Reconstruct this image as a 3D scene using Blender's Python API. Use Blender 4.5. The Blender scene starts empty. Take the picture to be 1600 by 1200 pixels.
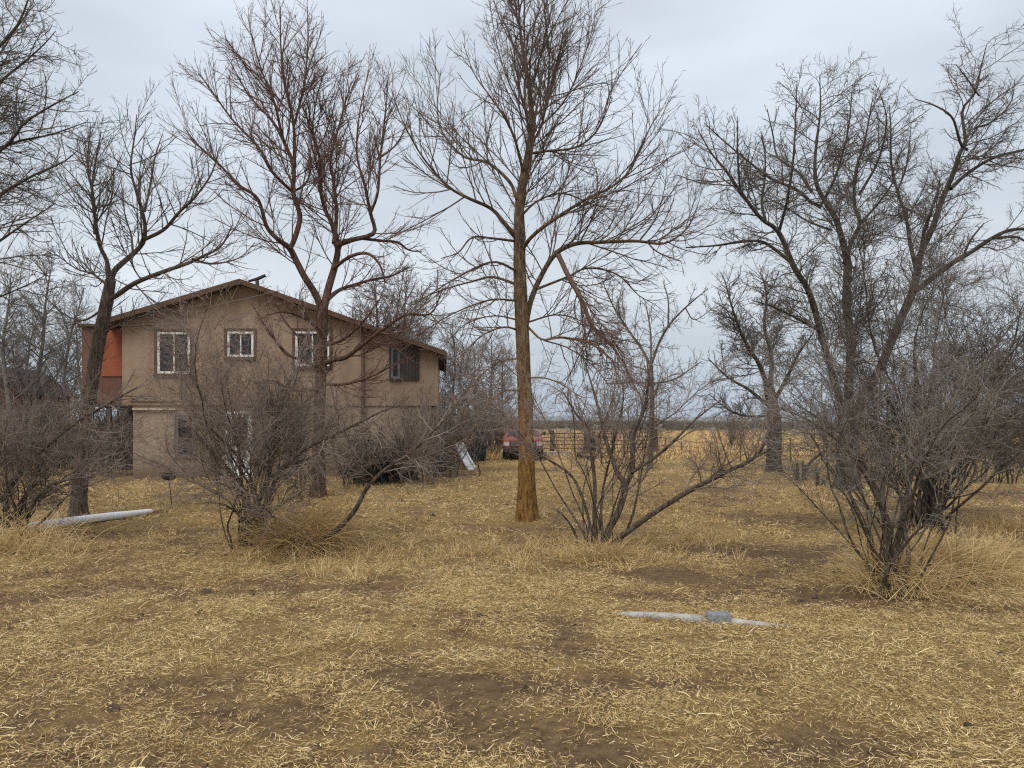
import bpy, bmesh, math
import numpy as np
from mathutils import Vector, Matrix

# ------------------------------------------------------------------ camera, sky, sun, exposure
SC = bpy.context.scene
COL = SC.collection
CAM_H, F, CX, HY = 2.0, 1200.0, 800.0, 655.0        # camera height, focal length in photo pixels, horizon row

cam_d = bpy.data.cameras.new("camera"); cam = bpy.data.objects.new("camera", cam_d); COL.objects.link(cam)
cam.location = (0, 0, CAM_H); cam.rotation_euler = (math.radians(90), 0, 0)
cam_d.sensor_width = 36.0; cam_d.lens = 36.0 * F / 1600.0
cam_d.shift_y = (HY - 600.0) / 1600.0
cam_d.clip_start = 0.1; cam_d.clip_end = 30000
SC.camera = cam

SUN_EL, SUN_AZ = math.radians(52), math.radians(205)   # azimuth clockwise from +Y: behind the camera, a little left
world = bpy.data.worlds.new("World"); SC.world = world; world.use_nodes = True
def build_world():
    nt = world.node_tree; N = nt.nodes; L = nt.links; N.clear()
    out = N.new('ShaderNodeOutputWorld'); bg = N.new('ShaderNodeBackground'); bg.inputs[1].default_value = 0.1
    sky = N.new('ShaderNodeTexSky'); sky.sky_type = 'NISHITA'; sky.sun_disc = False
    sky.sun_elevation = SUN_EL; sky.sun_rotation = SUN_AZ; sky.air_density = 1.2; sky.dust_density = 3.0
    tc = N.new('ShaderNodeTexCoord'); sep = N.new('ShaderNodeSeparateXYZ'); L.new(tc.outputs['Generated'], sep.inputs[0])
    # overcast deck: brightness over elevation, broken up by soft noise
    mp = N.new('ShaderNodeMapping'); mp.inputs['Scale'].default_value = (1.0, 1.0, 3.2); mp.inputs['Location'].default_value = (3.1, 0.4, 0.7)
    L.new(tc.outputs['Generated'], mp.inputs[0])
    n1 = N.new('ShaderNodeTexNoise'); n1.inputs['Scale'].default_value = 2.6; n1.inputs['Detail'].default_value = 6; n1.inputs['Roughness'].default_value = 0.5
    L.new(mp.outputs[0], n1.inputs['Vector'])
    ramp = N.new('ShaderNodeValToRGB'); e = ramp.color_ramp.elements
    e[0].position = 0.0; e[0].color = (0.440, 0.525, 0.625, 1)
    e[1].position = 1.0; e[1].color = (0.71, 0.765, 0.835, 1)
    for p, c in ((0.07, (0.545, 0.625, 0.705, 1)), (0.16, (0.69, 0.745, 0.80, 1)), (0.30, (0.615, 0.685, 0.76, 1)), (0.45, (0.665, 0.73, 0.81, 1))):
        x = e.new(p); x.color = c
    L.new(sep.outputs['Z'], ramp.inputs[0])
    r2 = N.new('ShaderNodeMapRange'); r2.inputs[1].default_value = 0.3; r2.inputs[2].default_value = 0.7
    r2.inputs[3].default_value = 6.4; r2.inputs[4].default_value = 8.5
    L.new(n1.outputs['Fac'], r2.inputs[0])
    mul = N.new('ShaderNodeVectorMath'); mul.operation = 'SCALE'
    L.new(ramp.outputs[0], mul.inputs[0]); L.new(r2.outputs[0], mul.inputs['Scale'])
    mix = N.new('ShaderNodeMix'); mix.data_type = 'RGBA'; mix.inputs[0].default_value = 0.93
    L.new(sky.outputs[0], mix.inputs[6]); L.new(mul.outputs[0], mix.inputs[7])
    L.new(mix.outputs[2], bg.inputs[0]); L.new(bg.outputs[0], out.inputs[0])
build_world()
sun_d = bpy.data.lights.new("sun", 'SUN'); sun_d.energy = 1.5; sun_d.angle = math.radians(35); sun_d.color = (1.0, 0.96, 0.90)
sun = bpy.data.objects.new("sun", sun_d); COL.objects.link(sun)
_sd = Vector((math.sin(SUN_AZ) * math.cos(SUN_EL), math.cos(SUN_AZ) * math.cos(SUN_EL), math.sin(SUN_EL)))
sun.rotation_euler = (-_sd).to_track_quat('-Z', 'Y').to_euler(); sun.location = _sd * 50

SC.view_settings.view_transform = 'Standard'; SC.view_settings.look = 'None'
SC.view_settings.exposure = 0.52; SC.view_settings.gamma = 1.0; SC.view_settings.use_curve_mapping = False
SC.render.engine = 'CYCLES'
cy = SC.cycles
cy.max_bounces = 4; cy.diffuse_bounces = 2; cy.glossy_bounces = 2; cy.transmission_bounces = 2; cy.volume_bounces = 0; cy.transparent_max_bounces = 4
cy.use_denoising = False
cy.filter_width = 1.2

# ------------------------------------------------------------------ helpers
RNG = np.random.default_rng(11)
def P(px, py, Y): return np.array([(px - CX) / F * Y, Y, CAM_H - (py - HY) / F * Y])
def gY(py): return CAM_H * F / (py - HY)

def tag(o, label=None, cat=None, group=None, kind=None):
    if label: o['label'] = label
    if cat: o['category'] = cat
    if group: o['group'] = group
    if kind: o['kind'] = kind
    return o
def empty(name, loc, rz=0.0):
    o = bpy.data.objects.new(name, None); COL.objects.link(o); o.location = loc; o.rotation_euler = (0, 0, rz); o.empty_display_size = 0.2
    return o
def link(name, me, mat, parent=None, loc=None):
    o = bpy.data.objects.new(name, me); COL.objects.link(o)
    if mat and not me.materials: me.materials.append(mat)
    if parent: o.parent = parent
    if loc is not None: o.location = loc
    return o

def mesh_np(name, V, quads=None, tris=None, smooth=True):
    me = bpy.data.meshes.new(name)
    V = np.ascontiguousarray(V, dtype=np.float32); me.vertices.add(len(V)); me.vertices.foreach_set('co', V.ravel())
    parts, sizes = [], []
    if quads is not None and len(quads): parts.append(np.asarray(quads, dtype=np.int32).ravel()); sizes.append(np.full(len(quads), 4, np.int32))
    if tris is not None and len(tris): parts.append(np.asarray(tris, dtype=np.int32).ravel()); sizes.append(np.full(len(tris), 3, np.int32))
    idx = np.concatenate(parts); sz = np.concatenate(sizes)
    me.loops.add(len(idx)); me.loops.foreach_set('vertex_index', idx)
    me.polygons.add(len(sz)); st = np.concatenate([[0], np.cumsum(sz)[:-1]]).astype(np.int32)
    me.polygons.foreach_set('loop_start', st); me.polygons.foreach_set('loop_total', sz)
    me.polygons.foreach_set('use_smooth', np.full(len(sz), smooth, dtype=bool))
    me.update(calc_edges=True)
    return me

class MB:                                             # small mesh builder: boxes, prisms, tubes, lathes
    def __init__(s): s.v, s.f = [], []
    def add(s, v, f):
        b = len(s.v); s.v += [tuple(p) for p in v]; s.f += [tuple(b + i for i in q) for q in f]; return s
    def box(s, x0, x1, y0, y1, z0, z1):
        return s.add([(x0,y0,z0),(x1,y0,z0),(x1,y1,z0),(x0,y1,z0),(x0,y0,z1),(x1,y0,z1),(x1,y1,z1),(x0,y1,z1)],
                     [(0,3,2,1),(4,5,6,7),(0,1,5,4),(1,2,6,5),(2,3,7,6),(3,0,4,7)])
    def prism(s, prof, y0, y1, axis='y'):              # profile in (a, z), extruded along an axis
        n = len(prof)
        mk = (lambda a, z, t: (a, t, z)) if axis == 'y' else (lambda a, z, t: (t, a, z))
        v = [mk(a, z, y0) for a, z in prof] + [mk(a, z, y1) for a, z in prof]
        f = [tuple(range(n)), tuple(range(2 * n - 1, n - 1, -1))] + [(i, i + n, (i + 1) % n + n, (i + 1) % n) for i in range(n)]
        return s.add(v, f)
    def tube(s, pts, rad, sides=8, cap=True):
        pts = [Vector(p) for p in pts]; n = len(pts); rad = [rad] * n if not hasattr(rad, '__len__') else rad
        v = []; f = []
        for i, p in enumerate(pts):
            t = (pts[min(i + 1, n - 1)] - pts[max(i - 1, 0)]).normalized()
            ref = Vector((0, 0, 1)) if abs(t.z) < 0.9 else Vector((1, 0, 0))
            a = t.cross(ref).normalized(); b = t.cross(a)
            for k in range(sides):
                w = 2 * math.pi * k / sides; v.append(p + (a * math.cos(w) + b * math.sin(w)) * rad[i])
        for i in range(n - 1):
            for k in range(sides):
                k2 = (k + 1) % sides; f.append((i*sides+k, i*sides+k2, (i+1)*sides+k2, (i+1)*sides+k))
        if cap: f += [tuple(range(sides - 1, -1, -1)), tuple(range((n - 1) * sides, n * sides))]
        return s.add(v, f)
    def build(s, name, mat, parent=None, loc=None, smooth=False, bevel=0.0):
        me = bpy.data.meshes.new(name); me.from_pydata(s.v, [], s.f); me.update()
        bm = bmesh.new(); bm.from_mesh(me); bmesh.ops.recalc_face_normals(bm, faces=bm.faces)
        if bevel: bmesh.ops.bevel(bm, geom=list(bm.edges), offset=bevel, segments=2, affect='EDGES', profile=0.6)
        for p in bm.faces: p.smooth = smooth
        bm.to_mesh(me); bm.free()
        return link(name, me, mat, parent, loc)

# ------------------------------------------------------------------ noise in numpy (terrain and scatter share it)
_lat = np.random.default_rng(5).random((256, 256))
def vnoise(x, y):
    xi = np.floor(x).astype(int); yi = np.floor(y).astype(int); fx = x - xi; fy = y - yi
    fx = fx * fx * (3 - 2 * fx); fy = fy * fy * (3 - 2 * fy)
    a = _lat[xi & 255, yi & 255]; b = _lat[(xi + 1) & 255, yi & 255]; c = _lat[xi & 255, (yi + 1) & 255]; d = _lat[(xi + 1) & 255, (yi + 1) & 255]
    return (a * (1 - fx) + b * fx) * (1 - fy) + (c * (1 - fx) + d * fx) * fy
def fbm(x, y, o=4):
    s = 0; amp = 1; tot = 0
    for i in range(o):
        s = s + amp * vnoise(x * 2 ** i + 17.3 * i, y * 2 ** i + 9.1 * i); tot += amp; amp *= 0.5
    return s / tot

# bare soil patches in the yard (photo position -> ground ellipse), worn track across the front
BARE = []
def bare(px, py, wpx, hpx, k=1.0):
    Y = gY(py); BARE.append(((px - CX) / F * Y, Y, wpx / F * Y * 0.5, 0.5 * abs(gY(py - hpx / 2) - gY(py + hpx / 2)), k))
for b in ((400,1120,420,70,.9),(1040,1070,200,26,.8),(1055,896,120,24,1.2),(1190,806,260,24,1.1),(1200,862,320,28,1.05),(600,745,330,22,.9),
          (180,922,520,36,.85),(1380,945,520,40,.8),(560,1190,260,50,.8),(860,1185,360,40,.9),(1300,1180,300,60,.6),(120,1190,240,36,.7),
          (250,960,200,20,.6),(1020,785,260,14,.6),(1500,770,240,18,.8),(330,752,420,12,.8),(760,735,300,12,.7),(1180,715,300,10,.5),(700,1020,260,18,.4),
          (1480,1040,220,22,.45),(90,1060,180,24,.4),(900,975,420,18,.5),(1000,930,240,14,.5)): bare(*b)
def density(x, y):                                     # 0 bare soil .. 1 thick straw
    n = fbm(x * 0.55 + 3, y * 0.55, 4); n2 = fbm(x * 2.1, y * 2.1 + 40, 3)
    d = 0.84 + (n - 0.5) * 1.3 + (n2 - 0.5) * 1.3
    for bx, by, rx, ry, k in BARE:
        q = np.sqrt(((x - bx) / rx) ** 2 + ((y - by) / ry) ** 2) + (n2 - 0.5) * 1.0
        d = d - k * 0.66 * np.clip(1.3 - q, 0, 1)
    return np.clip(d, 0.10, 1.0)
def gh(x, y):                                          # ground relief
    fade = np.clip((60 - y) / 30, 0, 1)
    h = (fbm(x * 0.4, y * 0.4 + 7, 3) - 0.5) * 0.10 * fade + (fbm(x * 2.3, y * 2.3, 4) - 0.5) * 0.055 * np.clip((30 - y) / 15, 0, 1)
    h = h + (density(x, y) - 0.8) * 0.035 * np.clip((40 - y) / 20, 0, 1)
    far = np.clip((y - 90) / 300, 0, 1); h = h + far * (fbm(x * 0.006, y * 0.004, 3) - 0.5) * 2.2
    return h
def gz(x, y): return float(gh(np.array([x]), np.array([y]))[0])

# ------------------------------------------------------------------ materials
def mat(name, build):
    m = bpy.data.materials.new(name); m.use_nodes = True; nt = m.node_tree
    b = nt.nodes['Principled BSDF']; b.inputs['Specular IOR Level'].default_value = 0.25
    build(nt, nt.nodes, nt.links, b); return m
def ramp_node(N, cols):
    r = N.new('ShaderNodeValToRGB'); e = r.color_ramp.elements
    e[0].position, e[0].color = cols[0][0], (*cols[0][1], 1); e[1].position, e[1].color = cols[-1][0], (*cols[-1][1], 1)
    for p, c in cols[1:-1]: x = e.new(p); x.color = (*c, 1)
    return r
def noisy(name, cols, scale=6.0, stretch=(1,1,1), rough=0.85, bump=0.3, bscale=None, dist=0.02, metal=0.0, spec=0.25, coord='Object', detail=6):
    def bld(nt, N, L, b):
        tc = N.new('ShaderNodeTexCoord'); mp = N.new('ShaderNodeMapping'); mp.inputs['Scale'].default_value = stretch
        L.new(tc.outputs[coord], mp.inputs[0])
        n = N.new('ShaderNodeTexNoise'); n.inputs['Scale'].default_value = scale; n.inputs['Detail'].default_value = detail; n.inputs['Roughness'].default_value = 0.62
        L.new(mp.outputs[0], n.inputs['Vector'])
        r = ramp_node(N, cols); L.new(n.outputs['Fac'], r.inputs[0]); L.new(r.outputs[0], b.inputs['Base Color'])
        b.inputs['Roughness'].default_value = rough; b.inputs['Metallic'].default_value = metal; b.inputs['Specular IOR Level'].default_value = spec
        if bump:
            n2 = N.new('ShaderNodeTexNoise'); n2.inputs['Scale'].default_value = bscale or scale * 4; n2.inputs['Detail'].default_value = 5
            L.new(mp.outputs[0], n2.inputs['Vector'])
            bp = N.new('ShaderNodeBump'); bp.inputs['Strength'].default_value = bump; bp.inputs['Distance'].default_value = dist
            L.new(n2.outputs['Fac'], bp.inputs['Height']); L.new(bp.outputs[0], b.inputs['Normal'])
    return mat(name, bld)

def ground_mat():
    def bld(nt, N, L, b):
        at = N.new('ShaderNodeAttribute'); at.attribute_name = 'straw'
        zo = N.new('ShaderNodeAttribute'); zo.attribute_name = 'zone'
        tc = N.new('ShaderNodeTexCoord')
        n1 = N.new('ShaderNodeTexNoise'); n1.inputs['Scale'].default_value = 9; n1.inputs['Detail'].default_value = 8; n1.inputs['Roughness'].default_value = 0.7
        n2 = N.new('ShaderNodeTexNoise'); n2.inputs['Scale'].default_value = 75; n2.inputs['Detail'].default_value = 7; n2.inputs['Roughness'].default_value = 0.7
        n3 = N.new('ShaderNodeTexNoise'); n3.inputs['Scale'].default_value = 0.05; n3.inputs['Detail'].default_value = 7; n3.inputs['Roughness'].default_value = 0.65
        for n in (n1, n2, n3): L.new(tc.outputs['Object'], n.inputs['Vector'])
        dirt = ramp_node(N, [(0.3, (0.105, 0.065, 0.034)), (0.5, (0.205, 0.131, 0.068)), (0.72, (0.31, 0.205, 0.110))]); L.new(n1.outputs['Fac'], dirt.inputs[0])
        stw = ramp_node(N, [(0.3, (0.14, 0.085, 0.037)), (0.5, (0.345, 0.228, 0.092)), (0.7, (0.58, 0.41, 0.178))]); L.new(n2.outputs['Fac'], stw.inputs[0])
        fld = ramp_node(N, [(0.3, (0.36, 0.225, 0.09)), (0.55, (0.48, 0.32, 0.135)), (0.75, (0.56, 0.40, 0.18))]); L.new(n3.outputs['Fac'], fld.inputs[0])
        scrub = ramp_node(N, [(0.3, (0.10, 0.085, 0.062)), (0.52, (0.165, 0.140, 0.100)), (0.72, (0.30, 0.235, 0.135))]); L.new(n3.outputs['Fac'], scrub.inputs[0])
        # straw cover fades with patchy noise
        add = N.new('ShaderNodeMath'); add.operation = 'ADD'; L.new(at.outputs['Fac'], add.inputs[0])
        sc = N.new('ShaderNodeMath'); sc.operation = 'MULTIPLY_ADD'; sc.inputs[1].default_value = 0.9; sc.inputs[2].default_value = -0.45
        L.new(n1.outputs['Fac'], sc.inputs[0]); L.new(sc.outputs[0], add.inputs[1])
        mr = N.new('ShaderNodeMapRange'); mr.inputs[1].default_value = 0.35; mr.inputs[2].default_value = 1.0; L.new(add.outputs[0], mr.inputs[0])
        m1 = N.new('ShaderNodeMix'); m1.data_type = 'RGBA'; L.new(mr.outputs[0], m1.inputs[0]); L.new(dirt.outputs[0], m1.inputs[6]); L.new(stw.outputs[0], m1.inputs[7])
        z1 = N.new('ShaderNodeMapRange'); z1.inputs[1].default_value = 0.0; z1.inputs[2].default_value = 1.0; L.new(zo.outputs['Fac'], z1.inputs[0])
        z2 = N.new('ShaderNodeMapRange'); z2.inputs[1].default_value = 1.0; z2.inputs[2].default_value = 2.0; L.new(zo.outputs['Fac'], z2.inputs[0])
        m2 = N.new('ShaderNodeMix'); m2.data_type = 'RGBA'; L.new(z1.outputs[0], m2.inputs[0]); L.new(m1.outputs[2], m2.inputs[6]); L.new(fld.outputs[0], m2.inputs[7])
        m3 = N.new('ShaderNodeMix'); m3.data_type = 'RGBA'; L.new(z2.outputs[0], m3.inputs[0]); L.new(m2.outputs[2], m3.inputs[6]); L.new(scrub.outputs[0], m3.inputs[7])
        L.new(m3.outputs[2], b.inputs['Base Color']); b.inputs['Roughness'].default_value = 0.95; b.inputs['Specular IOR Level'].default_value = 0.1
        bp = N.new('ShaderNodeBump'); bp.inputs['Strength'].default_value = 1.0; bp.inputs['Distance'].default_value = 0.06
        ma = N.new('ShaderNodeMath'); ma.operation = 'MULTIPLY_ADD'; ma.inputs[1].default_value = 0.4; L.new(n2.outputs['Fac'], ma.inputs[0]); L.new(n1.outputs['Fac'], ma.inputs[2])
        L.new(ma.outputs[0], bp.inputs['Height']); L.new(bp.outputs[0], b.inputs['Normal'])
    return mat('dry_ground', bld)

def straw_mat(name, lo, mid, hi):
    def bld(nt, N, L, b):
        at = N.new('ShaderNodeAttribute'); at.attribute_name = 'tone'
        oi = N.new('ShaderNodeObjectInfo')
        ad = N.new('ShaderNodeMath'); ad.operation = 'MULTIPLY_ADD'; ad.inputs[1].default_value = 0.35; ad.inputs[2].default_value = -0.17; L.new(oi.outputs['Random'], ad.inputs[0])
        s = N.new('ShaderNodeMath'); s.operation = 'ADD'; L.new(at.outputs['Fac'], s.inputs[0]); L.new(ad.outputs[0], s.inputs[1])
        r = ramp_node(N, [(0.0, lo), (0.5, mid), (1.0, hi)]); L.new(s.outputs[0], r.inputs[0]); L.new(r.outputs[0], b.inputs['Base Color'])
        b.inputs['Roughness'].default_value = 0.7; b.inputs['Specular IOR Level'].default_value = 0.2
    return mat(name, bld)

def bark_mat(name, dark, midc, light, stain=None, stain_h=(1.0, 4.0), scale=5.0):
    """Furrowed bark; stain = rust-brown tint left by sprinkler water on the lower trunk."""
    def bld(nt, N, L, b):
        tc = N.new('ShaderNodeTexCoord'); mp = N.new('ShaderNodeMapping'); mp.inputs['Scale'].default_value = (1, 1, 0.22); L.new(tc.outputs['Object'], mp.inputs[0])
        n = N.new('ShaderNodeTexNoise'); n.inputs['Scale'].default_value = scale * 5; n.inputs['Detail'].default_value = 8; n.inputs['Roughness'].default_value = 0.68; L.new(mp.outputs[0], n.inputs['Vector'])
        n2 = N.new('ShaderNodeTexNoise'); n2.inputs['Scale'].default_value = 1.4; n2.inputs['Detail'].default_value = 4; L.new(tc.outputs['Object'], n2.inputs['Vector'])
        r = ramp_node(N, [(0.38, dark), (0.52, midc), (0.68, light)]); L.new(n.outputs['Fac'], r.inputs[0])
        col = r.outputs[0]
        if stain:
            sp = N.new('ShaderNodeSeparateXYZ'); L.new(tc.outputs['Object'], sp.inputs[0])
            ad = N.new('ShaderNodeMath'); ad.operation = 'MULTIPLY_ADD'; ad.inputs[1].default_value = 2.4; L.new(n2.outputs['Fac'], ad.inputs[0]); L.new(sp.outputs['Z'], ad.inputs[2])
            mr = N.new('ShaderNodeMapRange'); mr.inputs[1].default_value = stain_h[0] + 1.2; mr.inputs[2].default_value = stain_h[1] + 1.2; mr.inputs[3].default_value = 0.88; mr.inputs[4].default_value = 0.0
            L.new(ad.outputs[0], mr.inputs[0])
            rs = ramp_node(N, [(0.38, tuple(c * 0.4 for c in stain)), (0.53, stain), (0.68, tuple(min(1, c * 1.5) for c in stain))]); L.new(n.outputs['Fac'], rs.inputs[0])
            mx = N.new('ShaderNodeMix'); mx.data_type = 'RGBA'; L.new(mr.outputs[0], mx.inputs[0]); L.new(col, mx.inputs[6]); L.new(rs.outputs[0], mx.inputs[7]); col = mx.outputs[2]
        L.new(col, b.inputs['Base Color']); b.inputs['Roughness'].default_value = 0.92; b.inputs['Specular IOR Level'].default_value = 0.15
        bp = N.new('ShaderNodeBump'); bp.inputs['Strength'].default_value = 1.0; bp.inputs['Distance'].default_value = 0.07
        L.new(n.outputs['Fac'], bp.inputs['Height']); L.new(bp.outputs[0], b.inputs['Normal'])
    return mat(name, bld)

M = {}
M['ground'] = ground_mat()
M['straw'] = straw_mat('dry_straw', (0.20, 0.118, 0.048), (0.57, 0.392, 0.158), (0.90, 0.73, 0.41))
M['tallgrass'] = straw_mat('tall_dry_grass', (0.26, 0.155, 0.062), (0.56, 0.380, 0.160), (0.86, 0.67, 0.37))
M['sage'] = straw_mat('grey_scrub', (0.07, 0.06, 0.045), (0.13, 0.115, 0.085), (0.22, 0.19, 0.13))
M['bark_ash'] = bark_mat('bark_ash', (0.050, 0.034, 0.022), (0.165, 0.110, 0.066), (0.31, 0.225, 0.140), stain=(0.30, 0.158, 0.045), stain_h=(1.6, 4.6))
M['bark_red'] = bark_mat('bark_reddish', (0.050, 0.030, 0.022), (0.145, 0.082, 0.056), (0.25, 0.16, 0.115))
M['bark_dark'] = bark_mat('bark_dark', (0.034, 0.028, 0.023), (0.095, 0.079, 0.063), (0.17, 0.145, 0.115))
M['bark_pale'] = bark_mat('bark_pale', (0.09, 0.082, 0.072), (0.20, 0.185, 0.165), (0.32, 0.30, 0.27))
M['bark_shrub'] = bark_mat('bark_shrub', (0.055, 0.043, 0.034), (0.145, 0.113, 0.088), (0.24, 0.195, 0.15))
M['twig_ash'] = noisy('twig_ash', [(0.3, (0.095, 0.068, 0.054)), (0.7, (0.200, 0.148, 0.115))], scale=1.5, bump=0)
M['twig_red'] = noisy('twig_red', [(0.3, (0.100, 0.056, 0.045)), (0.7, (0.215, 0.122, 0.097))], scale=1.2, bump=0)
M['twig_dark'] = noisy('twig_dark', [(0.3, (0.090, 0.075, 0.062)), (0.7, (0.195, 0.162, 0.132))], scale=1.2, bump=0)
M['twig_grey'] = noisy('twig_grey', [(0.3, (0.14, 0.122, 0.105)), (0.7, (0.27, 0.235, 0.20))], scale=1.2, bump=0)
M['twig_shrub'] = noisy('twig_shrub', [(0.3, (0.150, 0.112, 0.092)), (0.7, (0.330, 0.255, 0.208))], scale=1.8, bump=0)
M['twig_rust'] = noisy('twig_rust', [(0.3, (0.105, 0.060, 0.044)), (0.7, (0.21, 0.125, 0.092))], scale=2, bump=0)
M['juniper'] = noisy('juniper', [(0.3, (0.018, 0.022, 0.016)), (0.7, (0.060, 0.064, 0.045))], scale=4, bump=0)
def stucco_mat(name, cols, splash):
    """Old stucco: blotches, rain streaks from above, soil splashed up from the ground, sandy relief."""
    def bld(nt, N, L, b):
        tc = N.new('ShaderNodeTexCoord')
        def noise(sc, det, st=(1, 1, 1), ro=.6):
            mp = N.new('ShaderNodeMapping'); mp.inputs['Scale'].default_value = st; L.new(tc.outputs['Object'], mp.inputs[0])
            n = N.new('ShaderNodeTexNoise'); n.inputs['Scale'].default_value = sc; n.inputs['Detail'].default_value = det; n.inputs['Roughness'].default_value = ro; L.new(mp.outputs[0], n.inputs['Vector']); return n.outputs['Fac']
        blot = noise(.55, 6, (1, 1, 1), .65); streak = noise(2.2, 5, (1, 1, .10)); grain = noise(38, 4); patch = noise(1.7, 3)
        r = ramp_node(N, cols); L.new(blot, r.inputs[0])
        sr = ramp_node(N, [(.38, (.68, .66, .64)), (.52, (1, 1, 1)), (.70, (1.0, 1.0, 1.0))]); L.new(streak, sr.inputs[0])
        m = N.new('ShaderNodeMix'); m.data_type = 'RGBA'; m.blend_type = 'MULTIPLY'; m.inputs[0].default_value = .45; L.new(r.outputs[0], m.inputs[6]); L.new(sr.outputs[0], m.inputs[7])
        pr = ramp_node(N, [(.60, (0, 0, 0)), (.66, (1, 1, 1))]); L.new(patch, pr.inputs[0])
        m2 = N.new('ShaderNodeMix'); m2.data_type = 'RGBA'; L.new(m.outputs[2], m2.inputs[6]); m2.inputs[7].default_value = (*[c * .86 for c in cols[-1][1]], 1)
        q = N.new('ShaderNodeMath'); q.operation = 'MULTIPLY'; q.inputs[1].default_value = .35; L.new(pr.outputs[0], q.inputs[0]); L.new(q.outputs[0], m2.inputs[0]); col = m2.outputs[2]
        if splash:
            sp = N.new('ShaderNodeSeparateXYZ'); L.new(tc.outputs['Object'], sp.inputs[0])
            ad = N.new('ShaderNodeMath'); ad.operation = 'MULTIPLY_ADD'; ad.inputs[1].default_value = -.9; L.new(streak, ad.inputs[0]); L.new(sp.outputs['Z'], ad.inputs[2])
            mr = N.new('ShaderNodeMapRange'); mr.inputs[1].default_value = -.35; mr.inputs[2].default_value = .15; mr.inputs[3].default_value = .75; mr.inputs[4].default_value = 0; L.new(ad.outputs[0], mr.inputs[0])
            m3 = N.new('ShaderNodeMix'); m3.data_type = 'RGBA'; L.new(mr.outputs[0], m3.inputs[0]); L.new(col, m3.inputs[6]); m3.inputs[7].default_value = (.12, .080, .050, 1); col = m3.outputs[2]
        L.new(col, b.inputs['Base Color']); b.inputs['Roughness'].default_value = .95; b.inputs['Specular IOR Level'].default_value = .15
        bp = N.new('ShaderNodeBump'); bp.inputs['Strength'].default_value = .45; bp.inputs['Distance'].default_value = .02; L.new(grain, bp.inputs['Height']); L.new(bp.outputs[0], b.inputs['Normal'])
    return mat(name, bld)
M['stucco'] = stucco_mat('tan_stucco', [(0.28, (0.235, 0.160, 0.110)), (0.5, (0.31, 0.222, 0.155)), (0.72, (0.375, 0.285, 0.205))], False)
M['stucco_low'] = stucco_mat('grey_tan_stucco', [(0.28, (0.25, 0.185, 0.127)), (0.5, (0.32, 0.245, 0.170)), (0.72, (0.375, 0.30, 0.215))], True)
M['roof'] = noisy('brown_roofing', [(0.3, (0.045, 0.032, 0.026)), (0.7, (0.11, 0.080, 0.064))], scale=5, stretch=(1, 6, 1), bump=0.5)
M['fascia'] = noisy('brown_fascia', [(0.3, (0.070, 0.040, 0.026)), (0.7, (0.15, 0.088, 0.058))], scale=4, stretch=(1, 1, 4), bump=0.3)
M['trim'] = noisy('brown_trim', [(0.3, (0.075, 0.042, 0.030)), (0.7, (0.14, 0.085, 0.062))], scale=8, bump=0.2)
M['white'] = noisy('white_paint', [(0.3, (0.70, 0.69, 0.66)), (0.7, (0.86, 0.85, 0.83))], scale=5, bump=0.1, rough=0.6)
M['greyframe'] = noisy('grey_frame', [(0.3, (0.10, 0.090, 0.095)), (0.7, (0.17, 0.155, 0.165))], scale=5, bump=0.1, rough=0.7)
M['cream'] = noisy('cream_ledge', [(0.3, (0.36, 0.30, 0.21)), (0.7, (0.52, 0.45, 0.33))], scale=4, bump=0.2)
M['redpanel'] = noisy('red_panel', [(0.3, (0.21, 0.060, 0.030)), (0.7, (0.34, 0.105, 0.052))], scale=2.5, stretch=(1, 1, 0.4), bump=0.3)
M['brownpanel'] = noisy('brown_panel', [(0.3, (0.105, 0.050, 0.036)), (0.7, (0.17, 0.088, 0.062))], scale=2.5, stretch=(1, 1, 0.4), bump=0.3)
M['darkwood'] = noisy('dark_weathered_wood', [(0.3, (0.030, 0.024, 0.020)), (0.7, (0.085, 0.068, 0.054))], scale=5, stretch=(1, 1, 0.3), bump=0.5)
M['greywood'] = noisy('grey_wood', [(0.3, (0.11, 0.095, 0.080)), (0.7, (0.25, 0.22, 0.19))], scale=5, stretch=(0.3, 1, 1), bump=0.5)
M['glass'] = noisy('dark_glass', [(0.3, (0.010, 0.014, 0.018)), (0.7, (0.022, 0.030, 0.036))], scale=1, bump=0.04, bscale=3, rough=0.05, spec=0.35)
M['curtain'] = noisy('pale_curtain', [(0.3, (0.16, 0.16, 0.15)), (0.7, (0.26, 0.26, 0.245))], scale=7, stretch=(4, 1, 0.2), bump=0.3)
M['pvc'] = noisy('white_pvc', [(0.25, (0.66, 0.64, 0.60)), (0.40, (0.83, 0.84, 0.84)), (0.9, (0.88, 0.89, 0.90))], scale=2, bump=0.03, rough=0.45, spec=0.4)
M['rustdirt'] = noisy('rusty_dirty_end', [(0.3, (0.30, 0.19, 0.10)), (0.7, (0.52, 0.38, 0.24))], scale=12, bump=0.3)
M['greypipe'] = noisy('grey_pipe', [(0.28, (0.24, 0.20, 0.155)), (0.48, (0.37, 0.36, 0.34)), (0.75, (0.47, 0.48, 0.48))], scale=7, bump=0.15, rough=0.6)
M['coupling'] = noisy('grey_coupling', [(0.3, (0.22, 0.24, 0.245)), (0.7, (0.33, 0.355, 0.36))], scale=14, bump=0.25, rough=0.55, metal=0.3)
M['slide'] = noisy('white_slide', [(0.3, (0.78, 0.79, 0.80)), (0.7, (0.87, 0.88, 0.89))], scale=3, bump=0.05, rough=0.4)
M['redpaint'] = noisy('faded_red_paint', [(0.3, (0.23, 0.035, 0.030)), (0.7, (0.34, 0.070, 0.058))], scale=2, bump=0.03, rough=0.35, spec=0.5)
M['black'] = noisy('black_rubber', [(0.3, (0.012, 0.012, 0.012)), (0.7, (0.034, 0.033, 0.032))], scale=6, bump=0.2, rough=0.8)
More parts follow.
